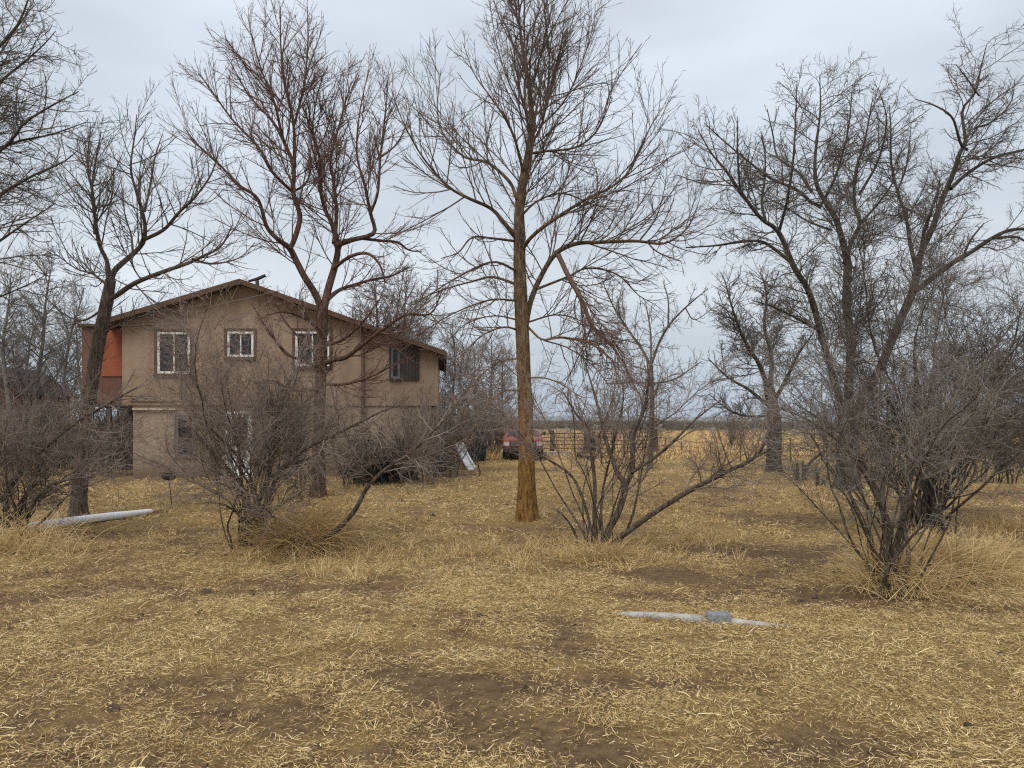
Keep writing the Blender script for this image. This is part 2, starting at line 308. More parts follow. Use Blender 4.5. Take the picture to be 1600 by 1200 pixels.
M['chrome'] = noisy('dull_chrome', [(0.3, (0.38, 0.38, 0.38)), (0.7, (0.58, 0.58, 0.57))], scale=6, bump=0.05, rough=0.3, metal=0.8)
M['amber'] = noisy('amber_lamp', [(0.3, (0.42, 0.16, 0.03)), (0.7, (0.58, 0.26, 0.06))], scale=6, bump=0.1, rough=0.3)
M['lamp'] = noisy('clear_lamp', [(0.3, (0.45, 0.46, 0.46)), (0.7, (0.62, 0.63, 0.63))], scale=6, bump=0.1, rough=0.15)
M['darkgreen'] = noisy('dark_green_paint', [(0.3, (0.020, 0.030, 0.028)), (0.7, (0.048, 0.066, 0.060))], scale=3, bump=0.1, rough=0.6)
M['rustpipe'] = noisy('rusty_pipe', [(0.3, (0.070, 0.036, 0.022)), (0.7, (0.15, 0.085, 0.052))], scale=6, bump=0.2)
M['iron'] = noisy('dark_iron', [(0.3, (0.020, 0.018, 0.018)), (0.7, (0.060, 0.050, 0.045))], scale=9, bump=0.3, rough=0.6)
M['concrete'] = noisy('pale_concrete', [(0.3, (0.36, 0.34, 0.31)), (0.7, (0.50, 0.48, 0.44))], scale=4, bump=0.3)
M['crumb'] = noisy('soil_crumb', [(0.3, (0.11, 0.070, 0.038)), (0.7, (0.26, 0.170, 0.095))], scale=20, bump=0.4)
M['clod'] = noisy('dark_soil_clod', [(0.3, (0.045, 0.030, 0.020)), (0.7, (0.12, 0.080, 0.050))], scale=20, bump=0.5)
M['mesa'] = noisy('far_mesa', [(0.3, (0.10, 0.10, 0.09)), (0.7, (0.17, 0.16, 0.14))], scale=0.008, bump=0)

# ------------------------------------------------------------------ setting: ground, mesa
def axis(stops):
    out = [stops[0][0]]
    for (a, _), (b, n) in zip(stops[:-1], stops[1:]): out += list(np.linspace(a, b, n + 1)[1:])
    return np.array(out)
def make_ground():
    xs = axis([(-4200, 0), (-1200, 6), (-250, 12), (-60, 18), (-22, 26), (-8, 52), (8, 110), (22, 52), (60, 26), (250, 18), (1200, 12), (4200, 6)])
    ys = axis([(-400, 0), (-30, 8), (2.5, 12), (12, 120), (30, 90), (60, 45), (120, 30), (400, 30), (1500, 16), (4600, 8)])
    X, Y = np.meshgrid(xs, ys); Z = gh(X, Y)
    nx, ny = len(xs), len(ys)
    V = np.stack([X.ravel(), Y.ravel(), Z.ravel()], 1)
    i = np.arange(nx * ny).reshape(ny, nx)
    q = np.stack([i[:-1, :-1].ravel(), i[:-1, 1:].ravel(), i[1:, 1:].ravel(), i[1:, :-1].ravel()], 1)
    me = mesh_np('ground', V, q)
    a = me.attributes.new('straw', 'FLOAT', 'POINT'); a.data.foreach_set('value', density(X, Y).ravel().astype(np.float32))
    wob = (fbm(X * 0.05, Y * 0.05, 3) - 0.5)
    zone = np.clip((Y - 36 + wob * 16) / 16, 0, 1) + np.clip((Y - 100 + wob * 50) / 40, 0, 1)
    a = me.attributes.new('zone', 'FLOAT', 'POINT'); a.data.foreach_set('value', zone.ravel().astype(np.float32))
    o = link('ground', me, M['ground']); tag(o, kind='structure', label='dry yard ground of bare brown soil and pale straw')
make_ground()

def make_mesa():
    xs = np.linspace(-4100, 4100, 181)
    h = 7 + 17 * fbm(xs * 0.0013 + 2, xs * 0 + 3.3, 3) + 4 * fbm(xs * 0.009, xs * 0 + 8, 2)
    V = []
    for y, k in ((3050, -0.1), (3180, 0.4), (3320, 1.0), (4000, 0.95), (4250, -0.1)):
        V.append(np.stack([xs, np.full_like(xs, y) + 70 * vnoise(xs * 0.007, xs * 0 + k * 5), h * k], 1))
    V = np.concatenate(V); n = len(xs); i = np.arange(len(V)).reshape(5, n)
    q = np.stack([i[:-1, :-1].ravel(), i[:-1, 1:].ravel(), i[1:, 1:].ravel(), i[1:, :-1].ravel()], 1)
    o = link('hills', mesh_np('hills', V, q), M['mesa']); tag(o, kind='structure', label='low blue mesa along the far horizon')
make_mesa()

# ------------------------------------------------------------------ branch machinery (vectorised)
UP = np.array([0, 0, 1.0])
def nrm(v): return v / (np.linalg.norm(v, axis=-1, keepdims=True) + 1e-9)
class Tubes:
    def __init__(s): s.V, s.Q, s.T, s.n = [], [], [], 0
    def add(s, pts, rad, sides):                       # pts (B,n,3), rad (B,n)
        B, n, _ = pts.shape
        if B == 0: return
        t = np.empty_like(pts); t[:, 1:-1] = pts[:, 2:] - pts[:, :-2]; t[:, 0] = pts[:, 1] - pts[:, 0]; t[:, -1] = pts[:, -1] - pts[:, -2]; t = nrm(t)
        m = nrm(pts[:, -1] - pts[:, 0]); ref = np.where(np.abs(m[:, 2:3]) < 0.8, UP, np.array([1.0, 0, 0]))
        a = nrm(np.cross(t, ref[:, None, :])); b = np.cross(t, a)
        w = np.arange(sides) * 2 * np.pi / sides
        ring = pts[:, :, None, :] + rad[:, :, None, None] * (a[:, :, None, :] * np.cos(w)[:, None] + b[:, :, None, :] * np.sin(w)[:, None])
        base = s.n + np.arange(B)[:, None, None] * (n * sides) + np.arange(n - 1)[None, :, None] * sides
        k = np.arange(sides)[None, None, :]; k2 = (k + 1) % sides
        s.Q.append(np.stack([base + k, base + k2, base + sides + k2, base + sides + k], -1).reshape(-1, 4))
        s.V.append(ring.reshape(-1, 3)); s.n += B * n * sides
    def build(s, name, mat, parent, origin):
        V = np.concatenate(s.V) - origin
        o = link(name, mesh_np(name, V, np.concatenate(s.Q)), mat, parent); return o

def resample(pts, n):
    pts = np.asarray(pts, float); d = np.r_[0, np.cumsum(np.linalg.norm(np.diff(pts, axis=0), axis=1))]
    # Catmull-Rom through the trace, then even spacing
    k = len(pts); t = np.linspace(0, k - 1, max(n * 3, 24)); out = []
    pe = np.vstack([2 * pts[0] - pts[1], pts, 2 * pts[-1] - pts[-2]])
    for u in t:
        i = min(int(u), k - 2); f = u - i; p0, p1, p2, p3 = pe[i:i + 4]
        out.append(0.5 * ((2 * p1) + (-p0 + p2) * f + (2 * p0 - 5 * p1 + 4 * p2 - p3) * f * f + (-p0 + 3 * p1 - 3 * p2 + p3) * f ** 3))
    out = np.array(out); d = np.r_[0, np.cumsum(np.linalg.norm(np.diff(out, axis=0), axis=1))]
    s = np.linspace(0, d[-1], n)
    return np.stack([np.interp(s, d, out[:, c]) for c in range(out.shape[1])], 1)

def kids(pts, rad, pi, t, rng, ang, angv, L, m, trop, wob, rf, rmin, taper=0.35, flat=None):
    n = pts.shape[1]; idx = np.clip(t, 0, 0.9999) * (n - 1); i0 = idx.astype(int); f = (idx - i0)[:, None]
    p = pts[pi, i0] * (1 - f) + pts[pi, i0 + 1] * f
    tan = nrm(pts[pi, i0 + 1] - pts[pi, i0]); r0 = rad[pi, i0] * (1 - f[:, 0]) + rad[pi, i0 + 1] * f[:, 0]
    rv = rng.normal(size=p.shape)
    if flat is not None: rv = rv + flat
    perp = nrm(rv - (rv * tan).sum(-1, keepdims=True) * tan)
    a = np.radians(ang + angv * rng.normal(size=len(t)))[:, None]
    d = nrm(np.cos(a) * tan + np.sin(a) * perp)
    out = np.empty((len(t), m, 3)); out[:, 0] = p; step = (L / (m - 1))[:, None]
    tv = (trop * rng.uniform(-0.3, 1.7, len(t)))[:, None]; wv = (wob * rng.uniform(0.5, 1.8, len(t)))[:, None]
    for j in range(1, m):
        out[:, j] = out[:, j - 1] + d * step
        d = nrm(d + wv * rng.normal(size=d.shape) + tv * UP)
    rc = np.maximum(np.minimum(r0 * rf, rmin * 1.2 + 0.0052 * L), rmin)[:, None]
    R = rc * np.linspace(1, taper, m)[None, :]
    return out, np.maximum(R, rmin * 0.55)

def spawn(pts, rng, per_m, t0, t1=1.0, cap=None):
    L = np.linalg.norm(np.diff(pts, axis=1), axis=-1).sum(1)
    c = np.maximum(1, np.floor(L * per_m * rng.uniform(0.45, 1.45, len(L)) + rng.random(len(L)))).astype(int)
    if cap: c = np.minimum(c, cap)
    pi = np.repeat(np.arange(len(L)), c); k = np.concatenate([(np.arange(x) + rng.random(x)) / x for x in c])
    return pi, t0 + (t1 - t0) * k, L[pi]

def grow(limbs, lrad, rng, tubes, sp, rmin):
    """Three generations of side branches on the given limbs (B,n,3)."""
    pi, t, L = spawn(limbs, rng, sp['d1'], sp.get('t1', 0.18))
    l1 = np.clip(L * sp['l1'] * (1.05 - 0.6 * t) * rng.uniform(0.55, 1.25, len(t)), 0.25, sp.get('max1', 3.0))
    b1, r1 = kids(limbs, lrad, pi, t, rng, sp['a1'], sp.get('av', 13), l1, 6, sp['trop'], sp['wob'], 0.6, rmin * 1.7, 0.5)
    tubes.add(b1, r1, 4)
    pi, t, L = spawn(b1, rng, sp['d2'], 0.15)
    l2 = np.clip(L * sp['l2'] * (1.1 - 0.6 * t) * rng.uniform(0.5, 1.3, len(t)), 0.14, 1.4)
    b2, r2 = kids(b1, r1, pi, t, rng, sp['a2'], sp.get('av', 14), l2, 4, sp['trop'] * 1.1, sp['wob'] * 1.1, 0.65, rmin * 1.2, 0.5); tubes.add(b2, r2, 3)
    pi, t, L = spawn(b2, rng, sp['d3'], 0.12)
    l3 = np.clip(L * sp['l3'] * (1.1 - 0.55 * t) * rng.uniform(0.5, 1.4, len(t)), 0.07, 0.7)
    b3, r3 = kids(b2, r2, pi, t, rng, sp['a3'], 16, l3, 2, sp['trop'] * 1.2, sp['wob'] * 1.1, 0.75, rmin, 0.55); tubes.add(b3, r3, 3)
    return len(b1), len(b2), len(b3)

def stout(name, pts, r, matl, parent, origin, sides=14, n=None, rough=0.07, flare=0.0, seed=0):
    """One thick limb or trunk: smooth trace with uneven, ridged girth."""
    pr = np.column_stack([np.asarray(pts, float), np.asarray(r, float)])
    n = n or max(8, int(len(pts) * 4)); q = resample(pr, n); p = q[:, :3]; rr = np.maximum(q[:, 3], 0.004)
    if flare: rr = rr * (1 + flare * np.exp(-np.linspace(0, 1, n) * 16))
    rng = np.random.default_rng(seed + 3); T = Tubes()
    t = np.gradient(p, axis=0); t = nrm(t); m = nrm(p[-1] - p[0]); ref = UP if abs(m[2]) < 0.8 else np.array([1.0, 0, 0])
    a = nrm(np.cross(t, ref)); b = np.cross(t, a); w = np.arange(sides) * 2 * np.pi / sides
    ph = rng.random(4) * 6.28; s = np.linspace(0, 1, n)[:, None] * 6
    fur = vnoise((w * sides / 6.283 * .9 + seed * 3.7)[None, :] + np.sin(s * 1.3) * .8, np.broadcast_to(s * 2.2 + seed, (n, sides))) - .5
    lobes = flare * np.exp(-s / 6 * 22) * (.35 * np.cos(5 * w + ph[3])[None, :] + .2 * np.cos(3 * w + ph[1])[None, :])
    mod = 1 + 2.6 * rough * fur + lobes + .75 * rough * (np.sin(3 * w + ph[0] + s * .6) * .5 + np.sin(5 * w + ph[1] - s) * .45 + np.sin(8 * w + ph[2] + .7 * s) * .35 + rng.normal(size=(n, sides)) * .35)
    ring = p[:, None, :] + (rr[:, None] * mod)[:, :, None] * (a[:, None, :] * np.cos(w)[None, :, None] + b[:, None, :] * np.sin(w)[None, :, None])
    V = np.concatenate([ring.reshape(-1, 3), p[-1:]]) - origin; i = np.arange(n * sides).reshape(n, sides)
    q4 = np.stack([i[:-1], np.roll(i[:-1], -1, 1), np.roll(i[1:], -1, 1), i[1:]], -1).reshape(-1, 4)
    tr = np.stack([i[-1], np.roll(i[-1], -1), np.full(sides, n * sides)], -1)
    return link(name, mesh_np(name, V, q4, tr), matl, parent), p, rr

ASH = dict(d1=7.4, l1=0.48, a1=40, d2=7.0, l2=0.58, a2=32, d3=4.2, l3=0.40, a3=34, trop=0.13, wob=0.05, max1=1.7)
ELM = dict(d1=4.2, l1=0.36, a1=50, d2=8.5, l2=0.46, a2=46, d3=15.0, l3=0.5, a3=44, trop=0.08, wob=0.16, max1=1.9)
def traced_tree(name, base, trunk, limbs, Y, label, cat, mats, sp, rmin, seed, group=None, extra=0, extra_len=2.4, ls=0.58, ts=0.85):
    """trunk / limbs: photo traces [(px, py, dy, r_px)], dy metres behind (+) or before (-) the trunk plane."""
    rng = np.random.default_rng(seed)
    bx, by = base[0], base[1]; org = np.array([bx, by, gz(bx, by)])
    root = empty(name, org); tag(root, label, cat, group)
    k = Y / F
    def tr(pts, f): return np.array([P(px, py, Y + dy) for px, py, dy, _ in pts]), np.array([r * k * f for *_, r in pts])
    tp, trr = tr(trunk, ts); tp[0, 2] = org[2] - 0.12
    _, p, rr = stout('trunk', tp, trr, mats[0], root, org, sides=36, n=84, rough=0.065, flare=0.5, seed=seed)
    L, R = [resample(p, 14)], [np.interp(np.linspace(0, 1, 14), np.linspace(0, 1, len(rr)), rr)]
    trunk_full = (p, rr)
    for i, l in enumerate(limbs):
        lp, lr = tr(l, ls)
        lp[1:, 1] += np.cumsum(rng.normal(size=len(lp) - 1) * 0.12)
        _, q, qr = stout('limb', lp, lr, mats[0], root, org, sides=10, rough=0.05, seed=seed * 31 + i)
        L.append(resample(q, 14)); R.append(np.interp(np.linspace(0, 1, 14), np.linspace(0, 1, len(qr)), qr))
    # limbs the photo only hints at: towards and away from the camera
    for i in range(extra):
        j = rng.integers(0, len(L)); t = rng.uniform(0.35, 0.9); a = L[j][int(t * 13)]; ra = R[j][int(t * 13)]
        if j == 0: a = L[0][int(rng.uniform(0.45, 0.95) * 13)]
        s = rng.choice([-1, 1]); d = nrm(np.array([rng.normal() * 0.5, s * 1.0, rng.uniform(0.5, 1.3)])); ln = extra_len * rng.uniform(0.5, 1.1)
        pts = [a]
        for _k in range(5): pts.append(pts[-1] + d * ln / 5); d = nrm(d + rng.normal(size=3) * 0.16 + UP * 0.10)
        r0 = min(ra * 0.5, 0.03); _, q, qr = stout('limb', pts, np.linspace(r0, rmin * 2, 6), mats[0], root, org, sides=8, rough=0.04, seed=seed * 77 + i)
        L.append(resample(q, 14)); R.append(np.interp(np.linspace(0, 1, 14), np.linspace(0, 1, len(qr)), qr))
    T = Tubes(); LL = np.array(L); RR = np.array(R)
    LL[0] = resample(p[int(len(p) * 0.45):], 14)
    n = grow(LL, RR, rng, T, sp, rmin)
    c = T.build('crown', mats[1], root, org); c['kind'] = 'stuff'
    return root

def auto_tree(name, px, Y, h, label, cat, mats, sp, rmin, seed, group=None, r0=0.14, n_limb=14, spread=0.5, lean=0.0, lo=0.25, up=0.10):
    rng = np.random.default_rng(seed); x = (px - CX) / F * Y; org = np.array([x, Y, gz(x, Y)])
    root = empty(name, org); tag(root, label, cat, group)
    pts = [org - UP * 0.1]; d = nrm(np.array([lean + rng.normal() * 0.04, rng.normal() * 0.05, 1]))
    for i in range(8): pts.append(pts[-1] + d * h / 8); d = nrm(d + rng.normal(size=3) * 0.07 + UP * 0.05)
    _, p, rr = stout('trunk', pts, np.linspace(r0, 0.02, 9), mats[0], root, org, sides=12, n=26, flare=0.25, seed=seed)
    L = [resample(p[len(p) // 3:], 10)]; R = [np.linspace(r0 * 0.6, 0.02, 10)]
    for i in range(n_limb):
        t = lo + (0.95 - lo) * (i + rng.random()) / n_limb; a = p[int(t * (len(p) - 1))]; az = i * 2.4 + rng.normal() * 0.4
        el = rng.uniform(0.35, 0.9); d = np.array([math.cos(az) * math.cos(el), math.sin(az) * math.cos(el), math.sin(el)]); ln = h * spread * (1.05 - 0.75 * t) * rng.uniform(0.7, 1.2)
        q = [a]
        for _k in range(5): q.append(q[-1] + d * ln / 5); d = nrm(d + rng.normal(size=3) * 0.14 + UP * up)
        r1 = max(r0 * (1 - t) * 0.55, 0.018)
        _, q2, qr = stout('limb', q, np.linspace(r1, 0.009, 6), mats[0], root, org, sides=6, n=10, rough=0.03, seed=seed * 13 + i)
        L.append(resample(q2, 10)); R.append(np.interp(np.linspace(0, 1, 10), np.linspace(0, 1, len(qr)), qr))
    T = Tubes(); grow(np.array(L), np.array(R), rng, T, sp, rmin)
    c = T.build('crown', mats[1], root, org); c['kind'] = 'stuff'
    return root

def shrub(name, px, py, label, mats, sp, rmin, seed, n_stem=20, h=2.8, out=(10, 50), base_w=0.25, r=(0.012, 0.03), traces=(), group=None, bias=(0, 0), Y=None, azr=None, cat='shrub', rise=0.25):
    rng = np.random.default_rng(seed); Y = Y or gY(py); x = (px - CX) / F * Y; org = np.array([x, Y, gz(x, Y)])
    root = empty(name, org); tag(root, label, cat, group); k = Y / F
    L, R = [], []
    for i, tr in enumerate(traces):
        lp = np.array([P(a, b, Y + dy) for a, b, dy, _ in tr]); lr = np.array([w * k * 0.75 for *_, w in tr])
        lp[0, 2] = min(lp[0, 2], org[2] - 0.05) if i < 99 and tr[0][1] > py - 25 else lp[0, 2]
        _, q, qr = stout('stem', lp, lr, mats[0], root, org, sides=10, rough=0.06, seed=seed * 7 + i)
        L.append(resample(q, 12)); R.append(np.interp(np.linspace(0, 1, 12), np.linspace(0, 1, len(qr)), qr))
    for i in range(n_stem):
        az = i * 2.399 + rng.normal() * 0.3 if azr is None else rng.uniform(*azr); tilt = math.radians(rng.uniform(*out))
        tgt = nrm(np.array([math.sin(tilt) * math.cos(az) + bias[0], math.sin(tilt) * math.sin(az) + bias[1], math.cos(tilt)])); d = nrm(tgt * rise + UP * (1 - rise) + rng.normal(size=3) * .10)
        p = [org + np.array([rng.normal() * base_w, rng.normal() * base_w, -0.06])]; ln = h * rng.uniform(0.5, 1.12)
        for _k in range(8): p.append(p[-1] + d * ln / 8 * rng.uniform(.6, 1.4)); d = nrm(d * .62 + tgt * .38 + rng.normal(size=3) * 0.20 + UP * 0.04)
        r0 = rng.uniform(*r)
        _, q, qr = stout('stem', p, np.linspace(r0, rmin * 1.6, 9), mats[0], root, org, sides=7, n=16, rough=0.05, seed=seed * 99 + i)
        L.append(resample(q, 12)); R.append(np.interp(np.linspace(0, 1, 12), np.linspace(0, 1, len(qr)), qr))
    T = Tubes(); grow(np.array(L), np.array(R), rng, T, sp, rmin)
    c = T.build('crown', mats[1], root, org); c['kind'] = 'stuff'
    return root

# ------------------------------------------------------------------ the house
A_H = math.radians(5.0)
H_Y = gY(747); H_O = np.array([(208 - CX) / F * H_Y, H_Y, 0.0])
H_e = np.array([math.cos(A_H), math.sin(A_H), 0]); H_n = np.array([-math.sin(A_H), math.cos(A_H), 0])
def hw(px, py, depth=0.0):                              # photo pixel -> (x along the wall, height) on the house front
    d = np.array([(px - CX) / F, 1.0, -(py - HY) / F]); C = np.array([0, 0, CAM_H])
    s = (np.dot(H_O - C, H_n) + depth) / np.dot(d, H_n); p = C + s * d
    return float(np.dot(p - H_O, H_e)), float(p[2])
def wall_mesh(x0, x1, z0, top, holes, y):
    """Front wall with real openings; top = list of (x, z) break points of the upper edge."""
    xs = sorted({x0, x1, *[h[0] for h in holes], *[h[1] for h in holes], *[a for a, _ in top if x0 < a < x1]})
    tz = lambda x: float(np.interp(x, [a for a, _ in top], [b for _, b in top])); m = MB()
    for a, b in zip(xs[:-1], xs[1:]):
        mid = (a + b) / 2; cuts = sorted([(h[2], h[3]) for h in holes if h[0] <= mid <= h[1]]); z = z0
        for c, d in cuts:
            m.add([(a, y, z), (b, y, z), (b, y, c), (a, y, c)], [(0, 1, 2, 3)]); z = d
        m.add([(a, y, z), (b, y, z), (b, y, tz(b)), (a, y, tz(a))], [(0, 1, 2, 3)])
    for a, b, c, d in holes:                            # reveals
        m.add([(a,y,c),(b,y,c),(b,y+.16,c),(a,y+.16,c)], [(0,1,2,3)]); m.add([(a,y,d),(b,y,d),(b,y+.16,d),(a,y+.16,d)], [(3,2,1,0)])
        m.add([(a,y,c),(a,y+.16,c),(a,y+.16,d),(a,y,d)], [(0,1,2,3)]); m.add([(b,y,c),(b,y+.16,c),(b,y+.16,d),(b,y,d)], [(3,2,1,0)])
    return m
def frame_ring(x0, x1, z0, z1, w, y0, y1):
    m = MB(); m.box(x0, x1, y0, y1, z1 - w, z1); m.box(x0, x1, y0, y1, z0, z0 + w); m.box(x0, x0 + w, y0, y1, z0 + w, z1 - w); m.box(x1 - w, x1, y0, y1, z0 + w, z1 - w); return m
def rect(px0, px1, py0, py1):
    a, zt = hw(px0, (py0 + py1) / 2)[0], 0; b = hw(px1, (py0 + py1) / 2)[0]; pm = (px0 + px1) / 2
    return a, b, hw(pm, py1)[1], hw(pm, py0)[1]

def make_house():
    H = empty('house', H_O, A_H); tag(H, 'two storey tan stucco house with brown gable roof behind the bare trees', 'house')
    U = -0.06                                            # upper storey stands a little proud of the lower
    xr, zr = hw(380, 447); xl, zl = hw(192, 503); xR, zR = hw(684, 553)
    xl0 = xl
    W = {k: rect(*v) for k, v in dict(a=(247, 298, 519, 584), b=(356, 397, 518, 558), c=(462, 515, 518, 572), d=(611, 625, 544, 592)).items()}
    LW = {k: rect(*v) for k, v in dict(e=(275, 304, 650, 713), f=(448, 476, 650, 716)).items()}
    door = rect(357, 392, 647, 745); door = (door[0], door[1], 0.06, door[3])
    zb = hw(300, 632)[1]
    top = [(xl, zl), (xr, zr), (xR, zR)]
    wall_mesh(xl, xR, zb, top, list(W.values()), U).build('wall', M['stucco'], H)
    wall_mesh(0.0, xR - 0.02, -0.15, [(-1, zb - 0.02), (20, zb - 0.02)], list(LW.values()) + [door], 0.0).build('wall', M['stucco_low'], H)
    D = 9.0
    m = MB(); m.box(xR - 0.22, xR - 0.002, 0.0, D, -0.15, zR - 0.02); m.build('wall', M['stucco'], H)
    m = MB(); m.box(xl + 0.002, xl + 0.2, 0.0, D, zb, zl - 0.02); m.box(0.002, 0.2, 0.05, D, -0.15, zb); m.build('wall', M['stucco'], H)
    m = MB(); m.prism([(xl, -0.1), (xR, -0.1), (xR, zR), (xr, zr), (xl, zl)], D, D + 0.15); m.build('wall', M['stucco'], H)
    m = MB(); m.box(xl, xR, U, 0.0, zb - 0.03, zb); m.build('floor_edge', M['stucco'], H)
    # cream ledges between the storeys
    for pa, pb, py, hgt, dp in ((205, 276, 627, 0.05, 0.06), (208, 276, 641, 0.07, 0.05)):
        x0, z = hw(pa, py); x1 = hw(min(pb, 683), py)[0]; m = MB(); m.box(x0, x1, -dp - 0.06, -0.003 if py > 630 else -0.063, z, z + hgt); m.build('ledge', M['cream'] if py > 630 else M['stucco_low'], H, bevel=0.008)
    # roof: two slopes with overhang, rake boards, eave boards
    sl = (zr - zl) / (xr - xl); sr = (zr - zR) / (xR - xr); th = 0.13; oh = 0.48
    xa = xl - 0.55; xb = xR + 0.28
    for s_, e_, sg in ((xr, xa, sl), (xr, xb, sr)):
        z0, z1 = zr + 0.02, zr + 0.02 - sg * abs(e_ - s_)
        r = MB(); r.prism([(s_, z0), (e_, z1), (e_, z1 + th), (s_, z0 + th)], -oh, D + 0.4); ro = r.build('roof', M['roof'], H)
        f = MB(); f.prism([(s_, z0 - 0.03), (e_, z1 - 0.03), (e_, z1 + th + 0.015), (s_, z0 + th + 0.015)], -oh - 0.035, -oh - 0.003); f.build('rake_board', M['fascia'], ro)
        f = MB(); t_ = 0.03 if e_ > s_ else -0.03; f.prism([(e_ + 0.003 * (1 if t_ > 0 else -1), z1 - 0.06), (e_ + t_, z1 - 0.06), (e_ + t_, z1 + th), (e_ + 0.003 * (1 if t_ > 0 else -1), z1 + th)], -oh, D + 0.4); f.build('eave_board', M['fascia'], ro)
        # rafters seen under the overhang
        L = abs(e_ - s_)
        for q in np.arange(0.6, L, 1.2):
            xc = s_ + (q if e_ > s_ else -q); zc = z0 - sg * q; rr = MB(); rr.box(xc - 0.04, xc + 0.04, -oh + 0.01, U - 0.004, zc - 0.12, zc - 0.04); rr.build('lookout', M['fascia'], ro)
    # vent pipe with tilted cowl, small chimney stub behind the ridge
    xv, zv = hw(402, 445, 2.5)
    v = MB(); v.tube([(xv, 2.5, zv - 0.5), (xv, 2.5, zv + 0.16)], 0.07, 10); vp = v.build('vent_pipe', M['iron'], H, smooth=True)
    v = MB(); v.tube([(xv - 0.32, 2.5, zv + 0.13), (xv, 2.5, zv + 0.22), (xv + 0.30, 2.5, zv + 0.36)], [0.04, 0.065, 0.06], 10); v.build('cowl', M['iron'], vp, smooth=True)
    xv, zv = hw(374, 447, 1.2); v = MB(); v.box(xv - 0.20, xv + 0.20, 1.0, 1.4, zv - 0.6, zv + 0.10); ch = v.build('chimney', M['brownpanel'], H, bevel=0.01)
    v = MB(); v.box(xv - 0.23, xv + 0.23, 0.97, 1.43, zv + 0.103, zv + 0.14); v.build('chimney_cap', M['fascia'], ch)
    # windows
    def window(r, y, mf, mt, mull=1, trim=0.10, sill=True):
        x0, x1, z0, z1 = r
        t = frame_ring(x0 - trim, x1 + trim, z0 - trim, z1 + trim, trim - 0.004, y - 0.035, y - 0.002).build('window', mt, H)
        frame_ring(x0 + 0.002, x1 - 0.002, z0 + 0.002, z1 - 0.002, 0.075, y - 0.02, y + 0.09).build('frame', mf, t)
        w = (x1 - x0 - 0.12) / (mull + 1)
        for k in range(mull):
            xm = x0 + 0.06 + w * (k + 1); b = MB(); b.box(xm - 0.022, xm + 0.022, y + 0.012, y + 0.07, z0 + 0.062, z1 - 0.062); b.build('mullion', mf if mull == 1 else M['greyframe'], t)
        for k in range(mull + 1):
            xa_, xb_ = x0 + 0.06 + w * k + (0.024 if k else 0), x0 + 0.06 + w * (k + 1) - (0.024 if k < mull else 0)
            b = MB(); b.box(xa_, xb_, y + 0.05, y + 0.058, z0 + 0.062, z1 - 0.062); b.build('pane', M['glass'], t)
        if sill:
            b = MB(); b.box(x0 - trim, x1 + trim, y - 0.09, y - 0.037, z0 - trim, z0 - trim + 0.05); b.build('sill', mt, t)
    window(W['a'], U, M['white'], M['trim']); window(W['b'], U, M['white'], M['trim']); window(W['c'], U, M['white'], M['trim'])
    window(W['d'], U, M['greyframe'], M['darkwood'], mull=0, trim=0.06)
    window(LW['e'], 0.0, M['greyframe'], M['greyframe'], mull=0, trim=0.06); window(LW['f'], 0.0, M['greyframe'], M['greyframe'], mull=1, trim=0.06)
    # boards by the small right window, painted dark as the shade of a recess
    sx0, sx1, sz0, sz1 = rect(627, 655, 540, 594)
    nb = 5; w = (sx1 - sx0) / nb; s0 = MB(); s0.box(sx0, sx1, U - 0.035, U - 0.004, sz0 + 0.02, sz1 - 0.03); sh = s0.build('recess_shade', M['darkwood'], H)
    for k in range(nb): b = MB(); b.box(sx0 + k * w + 0.006, sx0 + (k + 1) * w - 0.006, U - 0.06, U - 0.037, sz0 - 0.01 * (k % 2), sz1); b.build('board', M['darkwood'], sh)
    # door: white frame, screen door leaf, glass
    x0, x1, z0, z1 = door
    f = MB(); f.box(x0 - 0.09, x0, -0.05, 0.06, z0, z1 + 0.09); f.box(x1, x1 + 0.09, -0.05, 0.06, z0, z1 + 0.09); f.box(x0, x1, -0.05, 0.06, z1, z1 + 0.09); dd = f.build('door', M['white'], H)
    frame_ring(x0 + 0.004, x1 - 0.004, z0 + 0.004, z1 - 0.004, 0.11, 0.0, 0.05).build('leaf', M['white'], dd)
    b = MB(); b.box(x0 + 0.114, x1 - 0.114, 0.012, 0.04, z0 + 0.9, z0 + 1.0); b.build('rail', M['white'], dd)
    b = MB(); b.box(x0 + 0.116, x1 - 0.116, 0.02, 0.028, z0 + 1.004, z1 - 0.12); b.build('pane', M['glass'], dd)
    b = MB(); b.box(x0 + 0.116, x1 - 0.116, 0.02, 0.03, z0 + 0.118, z0 + 0.896); b.build('panel', M['white'], dd)
    b = MB(); b.tube([(x1 - 0.06, -0.01, z0 + 0.95), (x1 - 0.06, -0.06, z0 + 0.95), (x1 - 0.06, -0.06, z0 + 1.08)], 0.012, 6); b.build('handle', M['iron'], dd)
    b = MB(); b.box(x0 - 0.2, x1 + 0.2, -0.6, -0.052, -0.05, 0.05); b.build('step', M['concrete'], H, bevel=0.01)
    # downspout
    xd, zd = hw(567, 515); b = MB(); b.tube([(xd, U - 0.10, zd), (xd, U - 0.10, 0.25), (xd, U - 0.3, 0.1)], 0.05, 8); ds = b.build('downspout', M['trim'], H, smooth=True)
    for z in (zd - 0.3, 2.2, 1.0): b = MB(); b.box(xd - 0.07, xd + 0.07, U - 0.16, U - 0.003 if z > zb else -0.003, z, z + 0.04); b.build('bracket', M['trim'], ds)
    # enclosed upper porch on the left with red panels, open and dark below
    pl, pm, pr = hw(128, 560, .5)[0], hw(160, 560, .5)[0], xl - 0.01
    zt, zlo = hw(160, 511, .5)[1], hw(160, 628, .5)[1]
